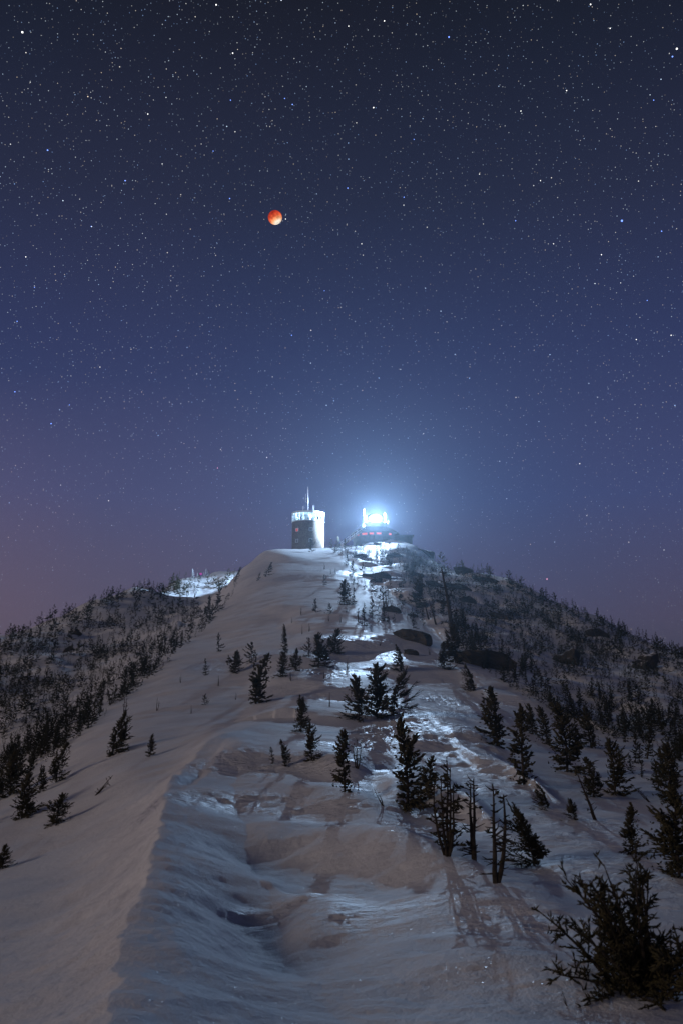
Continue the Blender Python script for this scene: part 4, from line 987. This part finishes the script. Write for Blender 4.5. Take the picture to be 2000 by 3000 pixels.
# ------------------------------------------------------------------ person in a pink jacket
def person(u, v, hp, label):
    v = skyline(u) + 4; x, y, z, r, ok = hit([u], [v], Z); k = hp * r[0] / FPX / 1.75
    J = {'pel': (0, 0, .95), 'wst': (0, 0, 1.10), 'chs': (0, .02, 1.32), 'nck': (0, .02, 1.50), 'hed': (0, 0, 1.60), 'top': (0, 0, 1.72),
         'hl': (-.10, 0, .90), 'kl': (-.12, -.03, .50), 'al': (-.13, .02, .09), 'tl': (-.14, -.14, .05), 'hr': (.10, 0, .90), 'kr': (.12, -.05, .50), 'ar': (.14, .02, .09), 'tr': (.16, -.14, .05),
         'sl': (-.20, .02, 1.42), 'el': (-.36, .0, 1.18), 'wl': (-.24, -.16, 1.02), 'fl': (-.20, -.22, .98), 'sr': (.20, .02, 1.42), 'er': (.36, .0, 1.18), 'wr': (.24, -.16, 1.02), 'fr': (.20, -.22, .98)}
    RAD = {'pel': .15, 'wst': .15, 'chs': .17, 'nck': .065, 'hed': .10, 'top': .07, 'hl': .10, 'kl': .072, 'al': .055, 'tl': .04, 'hr': .10, 'kr': .072, 'ar': .055, 'tr': .04,
           'sl': .085, 'el': .062, 'wl': .05, 'fl': .04, 'sr': .085, 'er': .062, 'wr': .05, 'fr': .04}
    E = [('pel', 'wst'), ('wst', 'chs'), ('chs', 'nck'), ('nck', 'hed'), ('hed', 'top'), ('pel', 'hl'), ('hl', 'kl'), ('kl', 'al'), ('al', 'tl'), ('pel', 'hr'), ('hr', 'kr'), ('kr', 'ar'), ('ar', 'tr'),
         ('chs', 'sl'), ('sl', 'el'), ('el', 'wl'), ('wl', 'fl'), ('chs', 'sr'), ('sr', 'er'), ('er', 'wr'), ('wr', 'fr')]
    names = list(J); me = bpy.data.meshes.new('body'); me.from_pydata([J[n] for n in names], [(names.index(a), names.index(b)) for a, b in E], [])
    tmp = bpy.data.objects.new('body_tmp', me); COL.objects.link(tmp)
    sk = tmp.modifiers.new('s', 'SKIN'); tmp.modifiers.new('d', 'SUBSURF').levels = 2
    for i, n in enumerate(names): me.skin_vertices[0].data[i].radius = (RAD[n], RAD[n]); me.skin_vertices[0].data[i].use_root = (n == 'pel')
    dg = bpy.context.evaluated_depsgraph_get(); bm2 = bpy.data.meshes.new_from_object(tmp.evaluated_get(dg)); bpy.data.objects.remove(tmp)
    mt, t, b, out = new_mat('person_clothes'); co = N('ShaderNodeTexCoord', t); sp = N('ShaderNodeSeparateXYZ', t); t.links.new(co.outputs['Object'], sp.inputs[0])
    f = math_(t, 'MULTIPLY', sp.outputs[2], .5)
    t.links.new(ramp(t, f, [(0, (.02, .02, .025)), (.06, (.03, .04, .12)), (.455, (.75, .03, .32)), (.755, (.55, .36, .28))], 'CONSTANT'), b.inputs['Base Color']); b.inputs['Roughness'].default_value = .8
    e = empty('person', (x[0], y[0], z[0])); e.scale = (k,) * 3
    bm2.name = 'body'; bm2.polygons.foreach_set('use_smooth', np.ones(len(bm2.polygons), bool)); link('body', bm2, mt, e)
    MB().lathe([(.0, 1.80), (.07, 1.785), (.115, 1.72), (.122, 1.66), (.118, 1.64)], 14).build('knit_hat', noise_mat('hat_wool', (.03, .03, .05), (.06, .06, .09), 20), e, True)
    tag(e, label, 'person'); return e
person(588, 1689, 18, 'person in a pink jacket and dark trousers standing on floodlit snow')

# ------------------------------------------------------------------ moon, bright stars, haze
mp_ = at(806, 637, 4000)
ms_d = mp_.length
bm = bmesh.new(); bmesh.ops.create_uvsphere(bm, u_segments=48, v_segments=24, radius=20.3 / FPX * ms_d * math.cos(math.atan(863 / FPX)))
me = bpy.data.meshes.new('moon'); bm.to_mesh(me); bm.free(); me.polygons.foreach_set('use_smooth', np.ones(len(me.polygons), bool))
mt, t, b, out = new_mat('eclipsed_moon'); t.nodes.remove(b)
co = N('ShaderNodeTexCoord', t); n = N('ShaderNodeTexNoise', t); n.inputs['Scale'].default_value = .055; n.inputs['Detail'].default_value = 5
t.links.new(co.outputs['Object'], n.inputs['Vector']); sp = N('ShaderNodeSeparateXYZ', t); t.links.new(co.outputs['Object'], sp.inputs[0])
rad = 20.3 / FPX * ms_d * math.cos(math.atan(863 / FPX))
g = math_(t, 'MULTIPLY_ADD', math_(t, 'SUBTRACT', math_(t, 'MULTIPLY', sp.outputs[0], .55), sp.outputs[2]), .5 / rad, .42)
umbra = ramp(t, g, [(0.0, lin(150, 38, 20)), (.35, lin(196, 62, 34)), (.6, lin(235, 105, 60)), (.8, lin(250, 175, 120)), (.95, lin(255, 245, 225))])  # earth's shadow and the sunlit limb painted into the moon's glow
mare = ramp(t, n.outputs[0], [(.36, (.62, .58, .56)), (.58, (1.05, 1.05, 1.05))])
em = N('ShaderNodeEmission', t); t.links.new(mixrgb(t, 1.0, umbra, mare, 'MULTIPLY'), em.inputs[0]); em.inputs[1].default_value = 1.15
t.links.new(em.outputs[0], out.inputs[0]); mt.cycles.emission_sampling = 'NONE'
moon = link('moon', me, mt, None, mp_); tag(moon, 'copper red eclipsed moon with a bright lower right limb', 'moon')

BS = [(52,74,2.2,0),(1030,85,1.8,1),(1553,112,2.2,0),(1543,130,1.7,1),(535,122,1.4,0),(110,345,1.7,1),(288,415,1.5,1),(528,456,1.3,1),(490,347,1.1,1),(857,247,1.5,0),(654,226,1.2,1),(672,240,1.3,1),(798,432,1.4,1),(927,453,1.2,1),
      (1427,507,2.6,1),(1183,507,1.3,1),(656,503,1.0,0),(1518,531,1.4,1),(340,262,1.2,0),(882,48,1.3,0),(1355,10,1.5,0),(497,11,1.6,0),(35,900,1.4,1),(118,973,1.5,1),(40,738,1.2,1),(530,230,1.2,1),(1400,65,1.2,0),(1195,255,1.1,0),(1300,208,1.2,0),
      (1255,1330,1.3,2),(670,770,1.3,1),(745,668,1.0,1),(80,660,1.0,1),(1485,690,1.1,1),(1380,585,1.2,0),(1240,415,1.1,0),(950,320,1.0,1),(210,520,1.0,1),(1100,400,1.0,0),(1460,780,1.1,0),(1330,1065,1.1,0),(830,560,1.0,0),(1540,770,1.2,0),(160,930,1.0,1),(500,1075,1.0,2),(250,1150,1.0,0),(1500,230,1.2,1),(800,60,1.1,0),(60,590,1.1,0),(1270,560,1.0,0)]
for nm, ci, colr in (('white', 0, (1, 1, 1, 1)), ('blue', 1, (.18, .32, 1, 1)), ('pink', 2, (1, .4, .6, 1))):
    bm = bmesh.new()
    for (x, y, s_, c) in BS:
        if c != ci: continue
        p = at(x * 1.27551, y * 1.27551, 4500); k = p.length / FPX
        bmesh.ops.create_icosphere(bm, subdivisions=1, radius=s_ * 1.15 * k, matrix=Matrix.Translation(p))
        if c == 1: bmesh.ops.create_icosphere(bm, subdivisions=1, radius=s_ * .7 * k, matrix=Matrix.Translation(p * .999))
    me = bpy.data.meshes.new('bright_stars'); bm.to_mesh(me); bm.free()
    mat = emit_mat('star_' + nm, colr, 2.2); mat.cycles.emission_sampling = 'NONE'
    o = link('bright_stars', me, mat); tag(o, f'scattered bright {nm} stars in the night sky', 'stars', kind='stuff')

mv, t, b, out = new_mat('thin_ice_haze'); t.nodes.remove(b)
pv = N('ShaderNodeVolumePrincipled', t); pv.inputs['Color'].default_value = (.62, .80, 1.0, 1); pv.inputs['Density'].default_value = HAZE_DENSITY
pv.inputs['Anisotropy'].default_value = 0.80; t.links.new(pv.outputs[0], out.inputs['Volume'])
haze = MB().box((0, 0, (75 - 352) / 2), (6100, 6100, 75 + 352)).build('haze', mv)
tag(haze, 'thin frosty haze hanging over the mountain', 'haze', kind='stuff')
